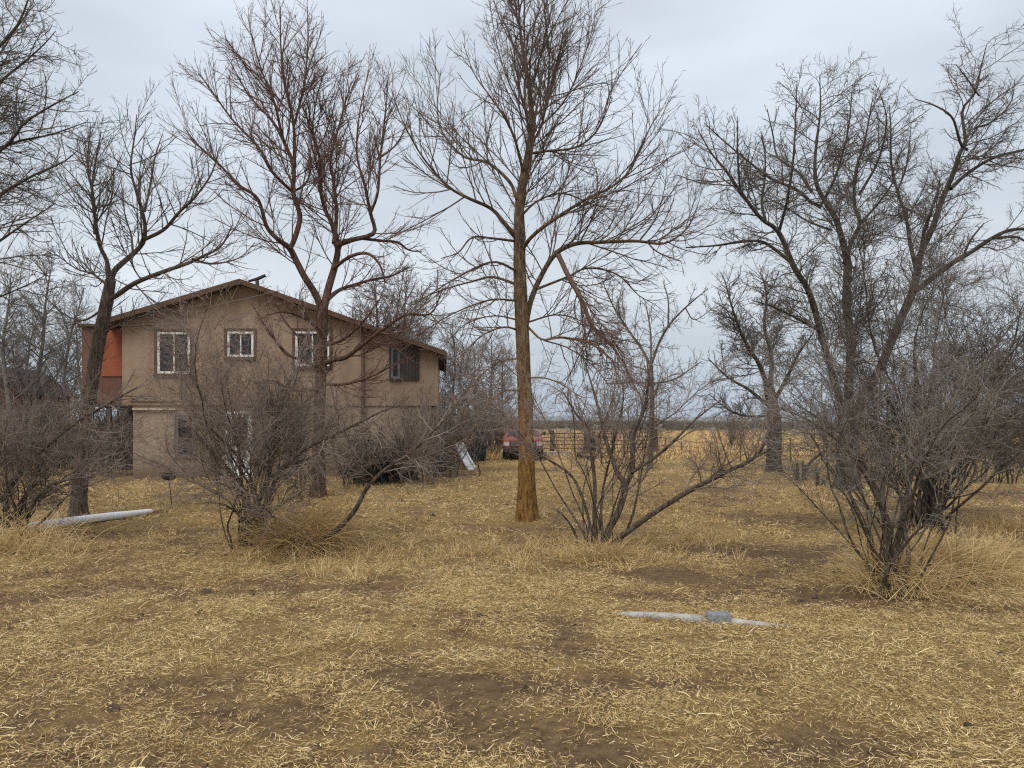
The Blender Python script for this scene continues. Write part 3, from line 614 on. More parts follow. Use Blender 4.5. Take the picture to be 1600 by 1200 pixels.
    m = MB(); m.box(pl, pm - 0.01, 0.5, 0.58, zlo, zt); m.build('porch_panel', M['brownpanel'], H)['label'] = 'dark brown panel of the upper porch'
    m = MB(); m.box(pm, pr, 0.46, 0.54, hw(170, 588, .5)[1], zt - 0.05); m.build('porch_panel', M['redpanel'], H)['label'] = 'bright red panel of the upper porch'
    m = MB(); m.box(pm, pr, 0.5, 0.56, zlo, hw(170, 588, .5)[1] - 0.003); m.build('porch_panel', M['brownpanel'], H)
    m = MB(); m.box(pl, pl + 0.08, 0.582, 4.2, zlo, zt); m.build('porch_panel', M['brownpanel'], H)
    m = MB(); m.box(pl - 0.1, pr, 0.4, 4.3, zt + 0.003, zt + 0.10); m.build('porch_roof', M['roof'], H)
    m = MB(); m.box(pl - 0.05, pr + 0.2, 0.45, 4.2, zlo - 0.16, zlo - 0.003); m.build('porch_floor', M['darkwood'], H)
    for xp in (pl + 0.1, pm + 0.2): m = MB(); m.box(xp - 0.06, xp + 0.06, 0.52, 0.64, -0.1, zlo - 0.163); m.build('post', M['darkwood'], H)
    m = MB(); m.box(pl - 0.4, -0.003, 4.3, 4.4, -0.1, zlo - 0.16); m.build('wall', M['darkwood'], H)  # back wall coloured dark for the shade inside the open porch
    return H
make_house()

# ------------------------------------------------------------------ big trees (limbs traced from the photo, each at its own depth)
def tree_ash():
    Y = gY(815); x = (825 - CX) / F * Y
    trunk = [(825,818,0,17),(824,780,0,15.5),(823,720,0,14.8),(821,640,0,14.2),(818,560,0,13.5),(815,490,0,13),(812,420,0,12),(812,375,0,11),(812,325,.05,9.5),(817,287,.05,8.5),(827,233,.1,7),(831,196,.1,5.6),(827,137,.2,4.2),(817,83,.2,3),(812,33,.2,2),(808,-40,.2,1.2)]
    limbs = [
     [(806,372,0,7),(790,350,-.2,6.5),(767,321,-.4,5.6),(729,308,-.7,4.6),(696,283,-.9,3.6),(654,233,-1.1,2.5),(625,179,-1.2,1.6),(612,140,-1.2,1)],
     [(808,312,0,6),(796,287,.3,5.4),(762,258,.6,4.4),(725,246,.9,3.6),(692,208,1.1,2.6),(683,167,1.2,1.8),(690,110,1.2,1)],
     [(814,392,0,7),(833,371,-.2,6),(867,342,-.5,5.2),(917,308,-.8,4.2),(958,283,-1.0,3.4),(992,250,-1.2,2.5),(1017,196,-1.2,1.7),(1042,150,-1.2,1)],
     [(820,520,0,9),(830,468,.1,8.5),(848,426,.1,8),(869,396,.1,7.6),(899,381,0,6.4),(935,379,-.2,5.6),(995,375,-.4,4.6),(1040,378,-.6,3.4),(1079,351,-.7,2.2),(1094,318,-.7,1.2)],
     [(838,452,.1,4.5),(887,432,.5,3.6),(920,417,.8,3),(965,429,1,2.4),(995,462,1.1,1.8),(1024,476,1.1,1.1)],
     [(808,445,0,4.5),(770,432,.4,3.8),(735,440,.7,3),(690,452,.9,2.2),(640,474,1,1.3)],
     [(806,377,0,4),(770,372,-.4,3.4),(738,372,-.7,2.8),(716,395,-.9,2.1),(688,402,-1,1.2)],
     [(808,424,0,4),(770,410,-.5,3.4),(715,432,-.8,2.6),(655,472,-1,1.4)],
     [(829,240,.1,4.5),(854,237,-.3,3.8),(898,236,-.6,3),(930,212,-.8,2.2),(955,160,-.9,1.2)],
     [(817,267,0,4.6),(804,217,-.3,3.9),(787,183,-.5,3.2),(765,146,-.6,2.3),(740,105,-.7,1.5),(722,60,-.7,.9)],
     [(831,226,.1,4.6),(850,179,.4,3.8),(858,100,.5,2.8),(852,42,.6,1.9),(848,-30,.6,1)],
     [(829,180,.1,3),(800,140,.5,2.4),(778,80,.7,1.7),(765,10,.8,1)],
     [(842,200,.2,3.2),(880,160,.7,2.6),(905,110,.9,2),(925,50,1,1.2),(930,10,1,.8)],
     [(812,340,0,4),(840,312,.6,3.2),(880,300,1.1,2.6),(930,318,1.5,1.9),(975,330,1.7,1.1)],
     [(808,515,0,3.5),(785,512,-.4,2.6),(750,528,-.7,2),(715,565,-.9,1.2)],
     [(826,512,0,4),(848,530,-.4,3.2),(880,526,-.8,2.4),(925,538,-1.1,1.8),(960,566,-1.2,1.2)],
     [(808,470,0,3.4),(765,468,-.5,2.6),(705,488,-.8,1.9),(650,522,-.9,1)],[(812,560,0,3),(780,566,.5,2.3),(745,592,.8,1.6),(712,630,.9,.9)],[(810,500,0,3),(770,492,.7,2.3),(725,505,1.1,1.6),(690,540,1.2,.9)],
     [(820,505,0,3.2),(870,492,.7,2.4),(912,503,1,1.7),(945,530,1.1,.9)],[(822,590,0,3),(858,592,-.5,2.2),(895,612,-.8,1.5),(925,650,-.9,.8)],[(818,610,0,2.6),(785,612,-.6,2),(755,640,-.9,1.2),(735,675,-1,.7)],
     [(905,381,-.1,3),(925,340,-.3,2.2),(940,290,-.4,1.3)],[(1000,375,-.4,2.6),(1022,345,-.3,2),(1035,300,-.2,1.2),(1040,255,-.2,.8)],
     [(1010,377,-.5,2.6),(1030,392,-.8,2),(1062,410,-1,1.2)],
    ]
    r = traced_tree('ash_tree', (x, Y), trunk, limbs, Y, 'tall bare tree with straight rust-stained trunk standing alone in the yard centre', 'tree', (M['bark_ash'], M['twig_ash']), ASH, 0.0036, 21, extra=3, ts=0.80, ls=0.50)
    # the torn limb hanging from the right-hand bough, thick with rusty dead twigs
    org = np.array(r.location); k = Y / F; rng = np.random.default_rng(5)
    pts = np.array([P(a, b, Y + c) for a, b, c in ((872,398,.08),(890,435,-.1),(908,468,-.2),(926,510,-.3),(956,540,-.4),(977,572,-.4))])
    _, q, qr = stout('broken_limb', pts, np.array([4.2,3.9,3.4,2.8,2.0,1.1]) * k, M['twig_rust'], r, org, sides=9, seed=4)
    pts2 = np.array([P(a, b, Y + c) for a, b, c in ((850,532,-.5),(880,528,-.7),(920,535,-.8),(955,560,-.8),(985,590,-.8))])
    pts3 = [np.array([P(a, b, Y + c) for a, b, c in l]) for l in (((900,455,-.2),(935,500,-.5),(965,545,-.7),(990,600,-.8)), ((850,532,-.5),(890,545,-.2),(930,575,0),(960,615,.1)), ((925,508,-.3),(910,545,-.1),(890,585,0),(875,620,0)))]
    T = Tubes(); LL = np.array([resample(x_, 12) for x_ in [q, pts2] + pts3]); RR = np.array([np.linspace(.03, .012, 12)] * 5)
    for x_ in LL[1:]: T.add(x_[None], np.linspace(.016, .006, 12)[None], 5)
    grow(LL, RR, rng, T, dict(d1=10, l1=0.42, a1=42, d2=8, l2=0.5, a2=42, d3=12, l3=0.5, a3=42, trop=-0.08, wob=0.16, max1=0.9, t1=0.2), 0.0036)
    c = T.build('dead_twigs', M['twig_rust'], r, org); c['kind'] = 'stuff'; c['label'] = 'rust-brown dead twigs hanging from the torn limb'
tree_ash()

def tree_two_stem():
    Y = 20.0; x = (498 - CX) / F * Y
    trunk = [(497,776,0,14),(498,700,0,12),(500,620,0,11),(503,560,0,10.5),(503,510,0,10.5),(505,480,0,10)]
    limbs = [
     [(503,488,0,8),(493,461,-.1,7.5),(476,433,-.2,7.2),(462,407,-.3,7),(452,388,-.4,6.4),(437,376,-.6,5),(417,354,-.8,4.4),(403,311,-1,3.6),(372,288,-1.2,3),(335,250,-1.4,2.2),(300,218,-1.5,1.5),(283,195,-1.5,.9)],
     [(453,388,-.4,5.6),(462,373,-.3,5.6),(468,337,-.3,5.4),(461,305,-.3,4.8),(460,260,-.3,4.2),(443,217,-.5,3.3),(433,167,-.6,2.6),(413,117,-.7,1.8),(395,58,-.8,1)],
     [(460,262,-.3,3.8),(460,193,-.1,3.2),(447,133,0,2.5),(440,67,0,1.7),(443,18,0,.9)],
     [(460,195,-.1,2.6),(477,133,.2,2.2),(481,67,.3,1.6),(480,10,.3,.9)],
     [(460,303,-.3,3.8),(427,270,-.8,3.2),(407,233,-1,2.7),(363,187,-1.2,2),(330,140,-1.3,1.4),(310,115,-1.3,.8)],
     [(445,225,-.5,2.6),(423,187,-.3,2.2),(390,150,-.2,1.7),(370,117,-.1,1.3),(353,86,-.1,.8)],
     [(505,485,0,9),(510,450,.1,8.4),(519,407,.2,7.6),(524,379,.3,6.8),(516,348,.4,5.4),(505,325,.5,4.6),(497,290,.5,3.8),(496,243,.6,3),(487,200,.6,2.2),(492,150,.6,1.5),(505,105,.6,.9)],
     [(522,380,.3,5.5),(526,330,.8,4.2),(520,280,1.1,3.3),(514,250,1.2,2.8),(528,200,1.3,2.2),(547,125,1.4,1.2)],
     [(522,384,.3,6.4),(550,373,.2,5.6),(573,368,.1,5.2),(583,356,.1,4.8),(577,330,.1,4),(568,285,.1,3.2),(556,240,.1,2.3),(560,180,.1,1.6),(574,98,.1,.8)],
     [(578,335,.1,3.6),(590,300,-.2,3),(592,240,-.4,2.4),(602,165,-.5,1.6),(606,125,-.5,.9)],
     [(588,250,-.4,2.2),(615,225,-.6,1.8),(632,200,-.7,1.2),(640,160,-.7,.8)],
     [(509,470,.1,5),(530,455,.6,4.2),(550,447,.9,3.6),(578,437,1.1,3),(612,430,1.3,2.2),(640,418,1.4,1.2)],
     [(521,420,.2,4.6),(547,402,-.4,3.8),(573,395,-.7,3.2),(592,412,-.9,2.4),(600,440,-1,1.4)],
     [(560,372,.2,3.8),(595,376,.5,3.2),(621,378,.7,2.7),(638,390,.8,2),(660,395,.8,1.1)],
     [(502,570,0,6),(520,562,-.3,5.4),(539,558,-.5,5),(564,543,-.8,4.4),(601,515,-1.1,3.6),(635,492,-1.3,2.8),(672,488,-1.4,2),(692,450,-1.4,1)],
     [(500,575,0,4.5),(470,562,-.5,3.6),(446,553,-.8,3),(430,535,-1,2.4),(410,505,-1.1,1.8),(388,470,-1.1,1)],
     [(458,300,-.3,2.8),(480,285,.4,2.2),(487,250,.7,1.7),(475,210,.9,1)],
     [(503,540,0,4.5),(535,530,-.7,3.4),(570,500,-1.1,2.4),(590,470,-1.2,1.2)],[(500,600,0,4),(540,600,-.8,3),(585,585,-1.2,2.2),(625,560,-1.3,1.1)],[(501,560,0,3.6),(470,530,.6,2.8),(445,500,.9,2),(430,470,1,1)],[(503,520,0,3.6),(480,500,-.8,2.8),(450,490,-1.2,2),(420,495,-1.3,1)],[(500,610,0,3.4),(460,610,-.8,2.6),(425,595,-1.2,1.8),(395,600,-1.3,1)],
    ]
    traced_tree('two_stem_tree', (x, Y), trunk, limbs, Y, 'bare reddish tree forking into two stems right in front of the house gable', 'tree', (M['bark_red'], M['twig_red']), dict(ASH, l1=0.42, d1=5.6, d2=7.5), 0.0043, 33, extra=3, extra_len=2.4, ts=0.78, ls=0.70)
tree_two_stem()

def tree_left():
    Y = gY(808); x = (122 - CX) / F * Y
    trunk = [(122,812,0,14),(124,770,0,12.5),(128,720,0,12),(134,660,0,11.5),(145,590,0,11),(155,530,0,11),(166,477,0,10.5),(173,437,0,9)]
    limbs = [
     [(171,440,0,7),(160,405,-.1,5.6),(147,377,-.2,5),(138,327,-.3,4.2),(128,290,-.4,3.4),(129,243,-.5,2.5),(136,190,-.5,1.2)],
     [(148,365,-.2,4),(149,320,.2,3.4),(144,260,.4,2.4),(146,205,.5,1.2)],
     [(174,440,0,8),(182,423,.1,7.4),(210,393,.2,6.4),(223,373,.2,5.8),(226,343,.2,4.8),(213,300,.1,3.8),(201,260,0,2.8),(206,210,0,1.8),(213,178,0,1)],
     [(226,330,.2,3.6),(233,293,.5,3),(240,243,.7,2.1),(248,205,.8,1.1)],
     [(222,376,.2,5.4),(253,357,-.2,4.6),(280,333,-.5,3.8),(307,310,-.7,3),(330,273,-.9,2),(350,235,-.9,1.1)],
     [(168,470,0,7),(182,458,-.3,6.6),(210,443,-.7,6),(253,427,-1.1,5.2),(287,410,-1.4,4.4),(310,400,-1.6,3.6),(343,383,-1.8,2.6),(361,347,-1.9,1.4)],
     [(300,404,-1.5,3),(330,412,-1.2,2.4),(375,405,-1,1.6),(400,380,-.9,.9)],
     [(208,396,.2,3),(195,360,.7,2.4),(182,330,.9,1.8),(175,280,1,1)],
     [(165,480,0,3.6),(130,500,.4,2.8),(95,490,.6,2),(60,460,.7,1.1)],
     [(172,450,0,3.6),(150,430,.8,2.8),(120,420,1.2,2),(85,395,1.3,1.1)],
     [(160,520,0,3.2),(190,500,-.6,2.5),(230,490,-.9,1.8),(265,500,-1,1)],
    ]
    traced_tree('leaning_tree', (x, Y), trunk, limbs, Y, 'bare leaning tree left of the house, one long bough reaching towards the roof', 'tree', (M['bark_shrub'], M['twig_dark']), dict(ASH, l1=0.44), 0.0037, 44, extra=5, extra_len=1.8)
tree_left()

def tree_edge():
    Y = 13.5; x = (-190 - CX) / F * Y
    trunk = [(-190,830,0,20),(-188,700,0,17),(-180,560,0,15),(-165,430,0,13),(-150,330,0,10)]
    limbs = [
     [(-165,440,0,7),(-90,390,0,6),(0,323,0,4.4),(67,283,0,3),(103,258,0,2),(135,243,0,1)],
     [(-160,400,0,7),(-80,300,-.3,5.4),(0,220,-.4,4),(33,193,-.4,3.2),(67,163,-.5,2.4),(104,128,-.5,1.2)],
     [(-155,360,0,6),(-80,270,.3,5),(0,218,.4,3.6),(67,203,.5,2.4),(126,185,.5,1.1)],
     [(-152,340,0,6),(-80,220,.2,5),(0,140,.3,3.8),(33,100,.3,2.6),(66,70,.4,1.8),(94,54,.4,1)],
     [(-150,330,0,7),(-80,150,-.3,5),(0,47,-.5,3.4),(24,17,-.5,2.6),(45,-30,-.5,1.4)],
     [(-170,470,0,6),(-90,430,-.5,5),(0,385,-.7,3.4),(50,360,-.8,2.2),(95,320,-.8,1.1)],
     [(-150,330,0,5),(-90,200,.7,4),(-20,90,1,3),(10,40,1.1,2),(30,-10,1.1,1)],
     [(-172,480,0,5),(-95,500,.4,4),(-20,470,.7,2.8),(40,440,.8,1.6),(70,415,.9,1)],
    ]
    traced_tree('twiggy_tree', (x, Y), trunk, limbs, Y, 'fine-twigged bare tree reaching in from the upper left edge', 'tree', (M['bark_dark'], M['twig_dark']), dict(ELM, d1=5.5, d2=9, d3=14, trop=0.05, l1=.36), 0.0034, 55, extra=3)
tree_edge()

def tree_elm():
    Y = gY(765); x = (1325 - CX) / F * Y
    trunk = [(1325,768,0,23),(1325,740,0,20),(1326,715,0,19),(1327,680,0,17),(1328,640,0,14)]
    limbs = [
     [(1326,690,.1,14),(1328,620,.2,12.5),(1330,533,.2,11.5),(1322,483,.2,11),(1320,417,.2,10),(1313,400,.2,8.4),(1295,353,.1,7.2),(1280,324,.1,6.4),(1269,295,0,5.4),(1267,262,0,4.4),(1271,222,0,3.4),(1277,178,0,2.2),(1276,124,0,1.1)],
     [(1280,322,.1,5),(1269,313,-.3,4.4),(1243,295,-.6,4),(1207,276,-.9,3.2),(1170,248,-1.1,2.5),(1130,215,-1.2,1.8),(1100,192,-1.2,1)],
     [(1268,300,0,4),(1247,269,.5,3.4),(1221,240,.8,2.8),(1213,205,1,2.1),(1203,165,1,1.1)],
     [(1320,412,.2,7),(1331,379,.4,6),(1348,345,.6,5.2),(1342,315,.7,4.6),(1342,265,.8,3.8),(1353,218,.9,2.8),(1362,155,.9,1.2)],
     [(1348,345,.6,3.6),(1372,318,1.1,3),(1388,290,1.4,2.4),(1395,262,1.5,1.6)],
     [(1322,680,-.2,11),(1312,630,-.4,9.5),(1293,567,-.6,8.6),(1277,490,-.8,8),(1260,450,-1,7.4),(1240,418,-1.1,6.8),(1214,364,-1.3,5.6),(1188,342,-1.5,4.8),(1155,302,-1.7,3.8),(1130,265,-1.8,2.9),(1108,243,-1.9,2.1),(1090,205,-1.9,1.1)],
     [(1236,410,-1.1,4.6),(1199,383,-.6,4),(1170,379,-.3,3.4),(1115,386,0,2.4),(1066,392,.1,1.2)],
     [(1196,345,-1.4,4),(1194,313,-1.2,3.4),(1199,280,-1,2.9),(1201,240,-1,2.1),(1197,205,-1,1.1)],
     [(1330,690,-.1,13),(1350,627,-.3,11.5),(1380,573,-.5,11),(1405,510,-.7,10.4),(1427,457,-.9,10),(1437,417,-1,9),(1445,398,-1,8.2),(1463,350,-1.1,7.2),(1478,313,-1.2,6.6),(1500,262,-1.3,5.8),(1511,232,-1.4,5),(1526,210,-1.4,4.2),(1524,159,-1.5,3.3),(1540,133,-1.5,2.6),(1548,97,-1.5,1.8),(1551,62,-1.5,.9)],
     [(1434,428,-1,6),(1423,383,-.5,5),(1412,339,-.2,4.2),(1403,295,0,3.6),(1395,251,.1,2.9),(1386,208,.2,2),(1388,165,.2,1)],
     [(1511,234,-1.4,3.6),(1498,225,-1.7,3.2),(1482,188,-2,2.5),(1460,166,-2.1,1.8),(1438,150,-2.1,1)],
     [(1485,295,-1.2,5),(1522,265,-.8,4.4),(1559,243,-.5,3.8),(1599,234,-.2,2.9),(1640,220,0,1.6)],
     [(1430,455,-.9,7.4),(1449,441,-1.1,7),(1485,412,-1.4,6.4),(1518,394,-1.6,5.6),(1551,372,-1.8,5),(1580,359,-1.9,4.2),(1606,362,-2,3.2),(1650,385,-2,1.6)],
     [(1436,425,-1,5),(1441,368,-1.6,4.2),(1452,331,-1.9,3.4),(1462,290,-2,2)],
     [(1555,372,-1.8,3.2),(1585,372,-1.5,2.8),(1610,388,-1.3,1.8)],
     [(1505,400,-1.5,3.2),(1515,375,-1.2,2.6),(1535,350,-1,1.6)],
     [(1524,200,-1.4,2.6),(1550,190,-1,2.1),(1580,160,-.8,1.5),(1590,120,-.7,.9)],
     [(1530,150,-1.5,2.2),(1510,120,-1.7,1.6),(1500,95,-1.8,.9)],
     [(1280,326,.1,4),(1308,272,-.4,3.2),(1324,205,-.7,2.2),(1330,135,-.8,1)],[(1342,305,.7,3.6),(1372,252,.3,2.8),(1384,190,.1,1.9),(1376,138,0,1)],[(1216,366,-1.3,4),(1226,312,-1.7,3.2),(1236,240,-2,2.3),(1242,130,-2.1,1)],[(1157,304,-1.7,3),(1150,252,-2,2.2),(1146,190,-2.1,1)],[(1403,297,0,3),(1424,252,.5,2.2),(1432,190,.7,1)],[(1300,360,.2,3.4),(1262,345,.8,2.6),(1225,325,1.2,1.9),(1180,300,1.4,1)],
     [(1320,520,.2,4),(1345,500,.8,3),(1375,470,1.1,2),(1390,440,1.2,1.1)],
     [(1285,520,-.7,4),(1255,500,-1.4,3.2),(1215,480,-1.8,2.4),(1175,470,-2,1.3)],
    ]
    traced_tree('big_elm_tree', (x, Y), trunk, limbs, Y, 'biggest dark tree at right with three leaning stems and broad twiggy crown', 'tree', (M['bark_dark'], M['twig_dark']), dict(ELM, d1=5.6, d2=8.5, d3=12, trop=.09, max1=1.6), 0.0046, 66, extra=0, extra_len=2.6)
tree_elm()

def tree_mid():
    Y = 31.0; x = (1015 - CX) / F * Y
    trunk = [(1015,732,0,6),(1017,690,0,5.4),(1019,630,0,5),(1017,570,0,4.6)]
    limbs = [[(1017,572,0,4),(1003,545,.3,3.4),(986,522,.5,3),(966,488,.7,2.3),(950,459,.8,1.6),(940,432,.8,.9)],
             [(1018,568,0,4),(1030,535,-.3,3.4),(1046,507,-.5,2.8),(1074,478,-.8,2),(1105,452,-.9,1)],
             [(1044,510,-.5,2.4),(1043,470,-.2,1.8),(1035,440,0,1)],[(1017,575,0,3),(1018,520,.4,2.2),(1010,470,.6,1.2)],
             [(1018,600,0,2.6),(1055,592,.6,2),(1095,565,.9,1.2)],[(1018,598,0,2.6),(985,598,-.5,2),(945,600,-.8,1.2)],[(1070,480,-.8,1.8),(1085,500,-.6,1.4),(1115,480,-.4,.8)]]
    traced_tree('slender_tree', (x, Y), trunk, limbs, Y, 'slender pale grey tree with open crown behind the multi-stem shrub', 'tree', (M['bark_shrub'], M['twig_grey']), dict(ELM, d1=5, d2=8, d3=9, trop=0.05), 0.0058, 77, extra=6, extra_len=2.0, ts=0.7)
tree_mid()

def tree_thick():
    Y = 29.0; x = (1208 - CX) / F * Y
    trunk = [(1208,740,0,14),(1209,712,0,12.5),(1211,675,0,12),(1208,640,0,11),(1200,600,0,9)]
    limbs = [[(1204,615,0,7),(1185,570,-.4,5.6),(1160,530,-.8,4),(1140,480,-1,2.4),(1130,440,-1,1.2)],[(1202,605,0,7),(1205,560,.4,5.6),(1195,510,.7,4),(1200,460,.8,2.4),(1190,425,.8,1.2)],
             [(1208,630,0,6),(1232,590,-.4,4.6),(1250,550,-.7,3.2),(1270,520,-.8,1.6)],[(1207,640,0,5),(1170,610,.5,4),(1135,590,.8,2.8),(1105,560,.9,1.4)],[(1206,650,0,4),(1170,650,-.6,3),(1140,640,-.9,2),(1110,615,-1,1)]]
    traced_tree('stocky_tree', (x, Y), trunk, limbs, Y, 'dark stocky trunk beyond the long low shrub branch, crown lost among twigs', 'tree', (M['bark_dark'], M['twig_dark']), dict(ELM, d1=9, d2=9, d3=12), 0.0060, 88, extra=4, extra_len=2.2)
tree_thick()

# trees further back: four kinds built once, the rest copied with their parts
def copy_thing(src, px, Y, rz, sc, label, group=None):
    x = (px - CX) / F * Y; r = src.copy(); COL.objects.link(r); r.location = (x, Y, gz(x, Y)); r.rotation_euler = (0, 0, rz); r.scale = (sc, sc, sc)
    tag(r, label, None, group)
    if not group and 'group' in r: del r['group']
    for ch in src.children:
        c = ch.copy(); COL.objects.link(c); c.parent = r
    return r
def ordinals(objs, tail):
    objs = sorted(objs, key=lambda o: o.location.x / o.location.y); n = len(objs)
    names = ['leftmost'] + ['second from left', 'third from left', 'fourth from left', 'fifth from left', 'sixth from left'][:n - 2] + ['rightmost']
    for o, w in zip(objs, names): o['label'] = f'{w} {tail}'
BG = dict(ELM, d1=4.4, d2=7.0, d3=9.5, trop=0.10, wob=0.13, l1=0.42)
PT = [auto_tree('bare_tree', 58, 36, 9.6, 'pale-trunked tree behind the left corner, tallest of the grey row', 'tree', (M['bark_pale'], M['twig_grey']), BG, 0.0076, 101, r0=0.15, n_limb=16, spread=0.40, lo=0.22, up=0.16),
      auto_tree('bare_tree', 560, 40, 9.9, 'dense grey treetop behind the right roof slope', 'tree', (M['bark_shrub'], M['twig_grey']), BG, 0.0080, 105, r0=0.16, n_limb=17, spread=0.52, lo=0.22, up=0.14),
      auto_tree('bare_tree', 706, 44, 7.6, 'thin grey tree right of the house eave', 'tree', (M['bark_shrub'], M['twig_grey']), BG, 0.0080, 107, r0=0.10, n_limb=15, spread=0.50, lo=0.2, up=0.16),
      auto_tree('bare_tree', 1600, 27, 5.2, 'bushy tree at the right edge beyond the shrubs', 'tree', (M['bark_dark'], M['twig_dark']), dict(BG, d1=5.4, d2=8), 0.0058, 109, r0=0.12, n_limb=15, spread=0.55, lo=0.15, up=0.10)]
for k, px, Y, rz, sc, lab in ((0, 98, 40, 1.1, .94, 'pale grey tree showing between leaning trunk and house corner'), (0, 8, 34, 2.3, .92, 'pale grey tree at the far left edge beside the brown shed'),
        (1, 415, 43, 2.0, .98, 'grey bushy treetop rising behind the roof ridge'), (1, 634, 41, 4.1, .96, 'grey tree rising just over the right eave of the house'),
        (2, 764, 46, 1.7, .95, 'thin grey tree left of the rust-stained trunk, far back')):
    copy_thing(PT[k], px, Y, rz, sc, lab)
row = []
for k, px, Y, rz, sc in ((0, 35, 43, .6, .9), (0, 128, 46, 3.0, .95), (0, -15, 45, 5.2, 1.0)):
    row.append(copy_thing(PT[k], px, Y, rz, sc, '', 'pale trees of the left grove'))
ordinals(row, 'among the hindmost pale trees behind the leaning trunk')
row = []
for k, px, Y, rz, sc in ((1, 490, 46, .8, .98), (1, 600, 50, 5.5, .98), (2, 655, 47, 2.9, 1.05)):
    row.append(copy_thing(PT[k], px, Y, rz, sc, '', 'grey trees behind the roof'))
ordinals(row, 'of the far grey treetops over the right roof slope')
row = []
for k, px, Y, rz, sc in ((2, 725, 50, 3.6, .9), (2, 745, 42, 5.0, .8), (2, 785, 52, 2.4, .9)):
    row.append(copy_thing(PT[k], px, Y, rz, sc, '', 'thin trees between house and trunk'))
ordinals(row, 'of the thin far trees between house and rust-stained trunk')
row = []
for k, px, Y, rz, sc in ((3, 1560, 30, 3.1, 1.05), (3, 1520, 36, 5.0, 1.1), (3, 1640, 33, .7, 1.2)):
    row.append(copy_thing(PT[k], px, Y, rz, sc, '', 'bushy trees behind the right shrubs'))
ordinals(row, 'of the bushy far trees behind the right-hand shrubs')

# ------------------------------------------------------------------ shrubs
SHR = dict(d1=6.0, l1=0.40, a1=38, d2=9.0, l2=0.50, a2=40, d3=14.0, l3=0.5, a3=42, trop=0.05, wob=0.2, max1=1.2, t1=0.25, av=22)
SM = (M['bark_shrub'], M['twig_shrub'])
shrub('lilac_shrub', 398, 862, 'broad purple-brown shrub before the house door, two leaning arms to the right', SM, dict(SHR, d1=8.0, t1=.40), 0.0024, 201, n_stem=32, h=3.9, out=(5, 68), base_w=0.14, r=(0.007, 0.020), traces=(
    [(388,860,0,6),(389,810,0,5.5),(385,772,0,4.8),(352,728,-.2,3.6),(325,700,-.4,2.6),(300,668,-.5,1.4)],
    [(396,860,0,5),(398,800,0,4.6),(420,752,.1,4),(450,728,.2,3.4),(490,716,.4,2.6),(520,708,.5,1.4)],
    [(404,860,0,5),(410,800,0,4.4),(440,735,-.2,3.8),(480,700,-.4,3.2),(530,676,-.6,2.6),(590,646,-.8,1.8),(625,632,-.8,1)],
    [(476,876,-.2,6),(482,858,-.2,6),(505,840,-.2,5.4),(530,825,-.3,5),(556,795,-.3,4.6),(572,765,-.3,4.2),(600,735,-.4,3.6),(640,708,-.5,3),(672,678,-.6,2.2),(702,648,-.6,1.6),(724,615,-.6,.9)],
    [(384,815,0,3),(362,795,-.3,2.4),(340,786,-.5,1.8),(316,786,-.6,1)],
    [(410,860,.1,4),(414,790,.2,3.6),(425,720,.3,3),(440,650,.4,2),(450,590,.4,1)],
    [(392,858,.1,4),(380,780,.3,3.6),(372,700,.4,2.8),(360,630,.5,1.8),(352,580,.5,1)]))
shrub('lilac_shrub', 940, 864, 'multi-stem shrub right of the big trunk with one long low branch to the right', SM, dict(SHR, d1=7.5, d2=9, d3=12, t1=.45), 0.0026, 202, n_stem=11, h=3.4, out=(10, 45), base_w=0.12, r=(0.008, 0.018), traces=(
    [(941,866,0,7.5),(950,831,0,7.4),(968,795,0,7),(977,756,0,6.6),(968,745,0,5.4),(953,708,.1,4.4),(944,675,.2,3.6),(930,620,.3,2.6),(915,570,.3,1.2)],
    [(978,758,0,5.6),(989,732,-.1,5),(989,684,-.2,4.2),(1006,640,-.3,3.2),(1013,595,-.4,2.2),(1010,555,-.4,1)],
    [(988,738,-.1,3.8),(1028,711,-.3,3.3),(1055,687,-.5,2.6),(1085,657,-.6,1.8),(1126,625,-.7,1)],
    [(934,862,0,5),(929,810,.1,4.6),(929,750,.2,4),(924,712,.2,3.5),(920,672,.3,2.8),(899,645,.3,2.2),(880,612,.4,1.2)],
    [(932,850,.1,3.4),(918,804,.2,3),(899,752,.3,2.7),(875,729,.4,2.3),(839,708,.5,1.8),(800,676,.6,1)],
    [(952,862,-.1,6),(962,846,-.1,6),(985,828,-.2,5.6),(1012,808,-.3,5.4),(1068,772,-.5,5),(1130,740,-.8,4.2),(1180,714,-1,3.2),(1200,682,-1.1,2.2),(1216,640,-1.1,1.1)],
    [(1180,714,-1,2.2),(1205,700,-1.2,1.6),(1240,655,-1.3,.9)],
    [(958,850,.1,3),(985,815,.2,2.6),(998,762,.3,2.2),(1007,708,.4,1.6),(1015,660,.4,.9)],
    [(906,862,-.1,3.2),(900,838,-.1,2.8),(886,812,-.2,2),(868,795,-.2,1)],[(912,862,-.1,2.8),(918,836,-.2,2),(922,810,-.2,1)],
    [(944,858,.2,3),(940,780,.4,2.5),(960,690,.5,2),(975,620,.6,1.1)]))
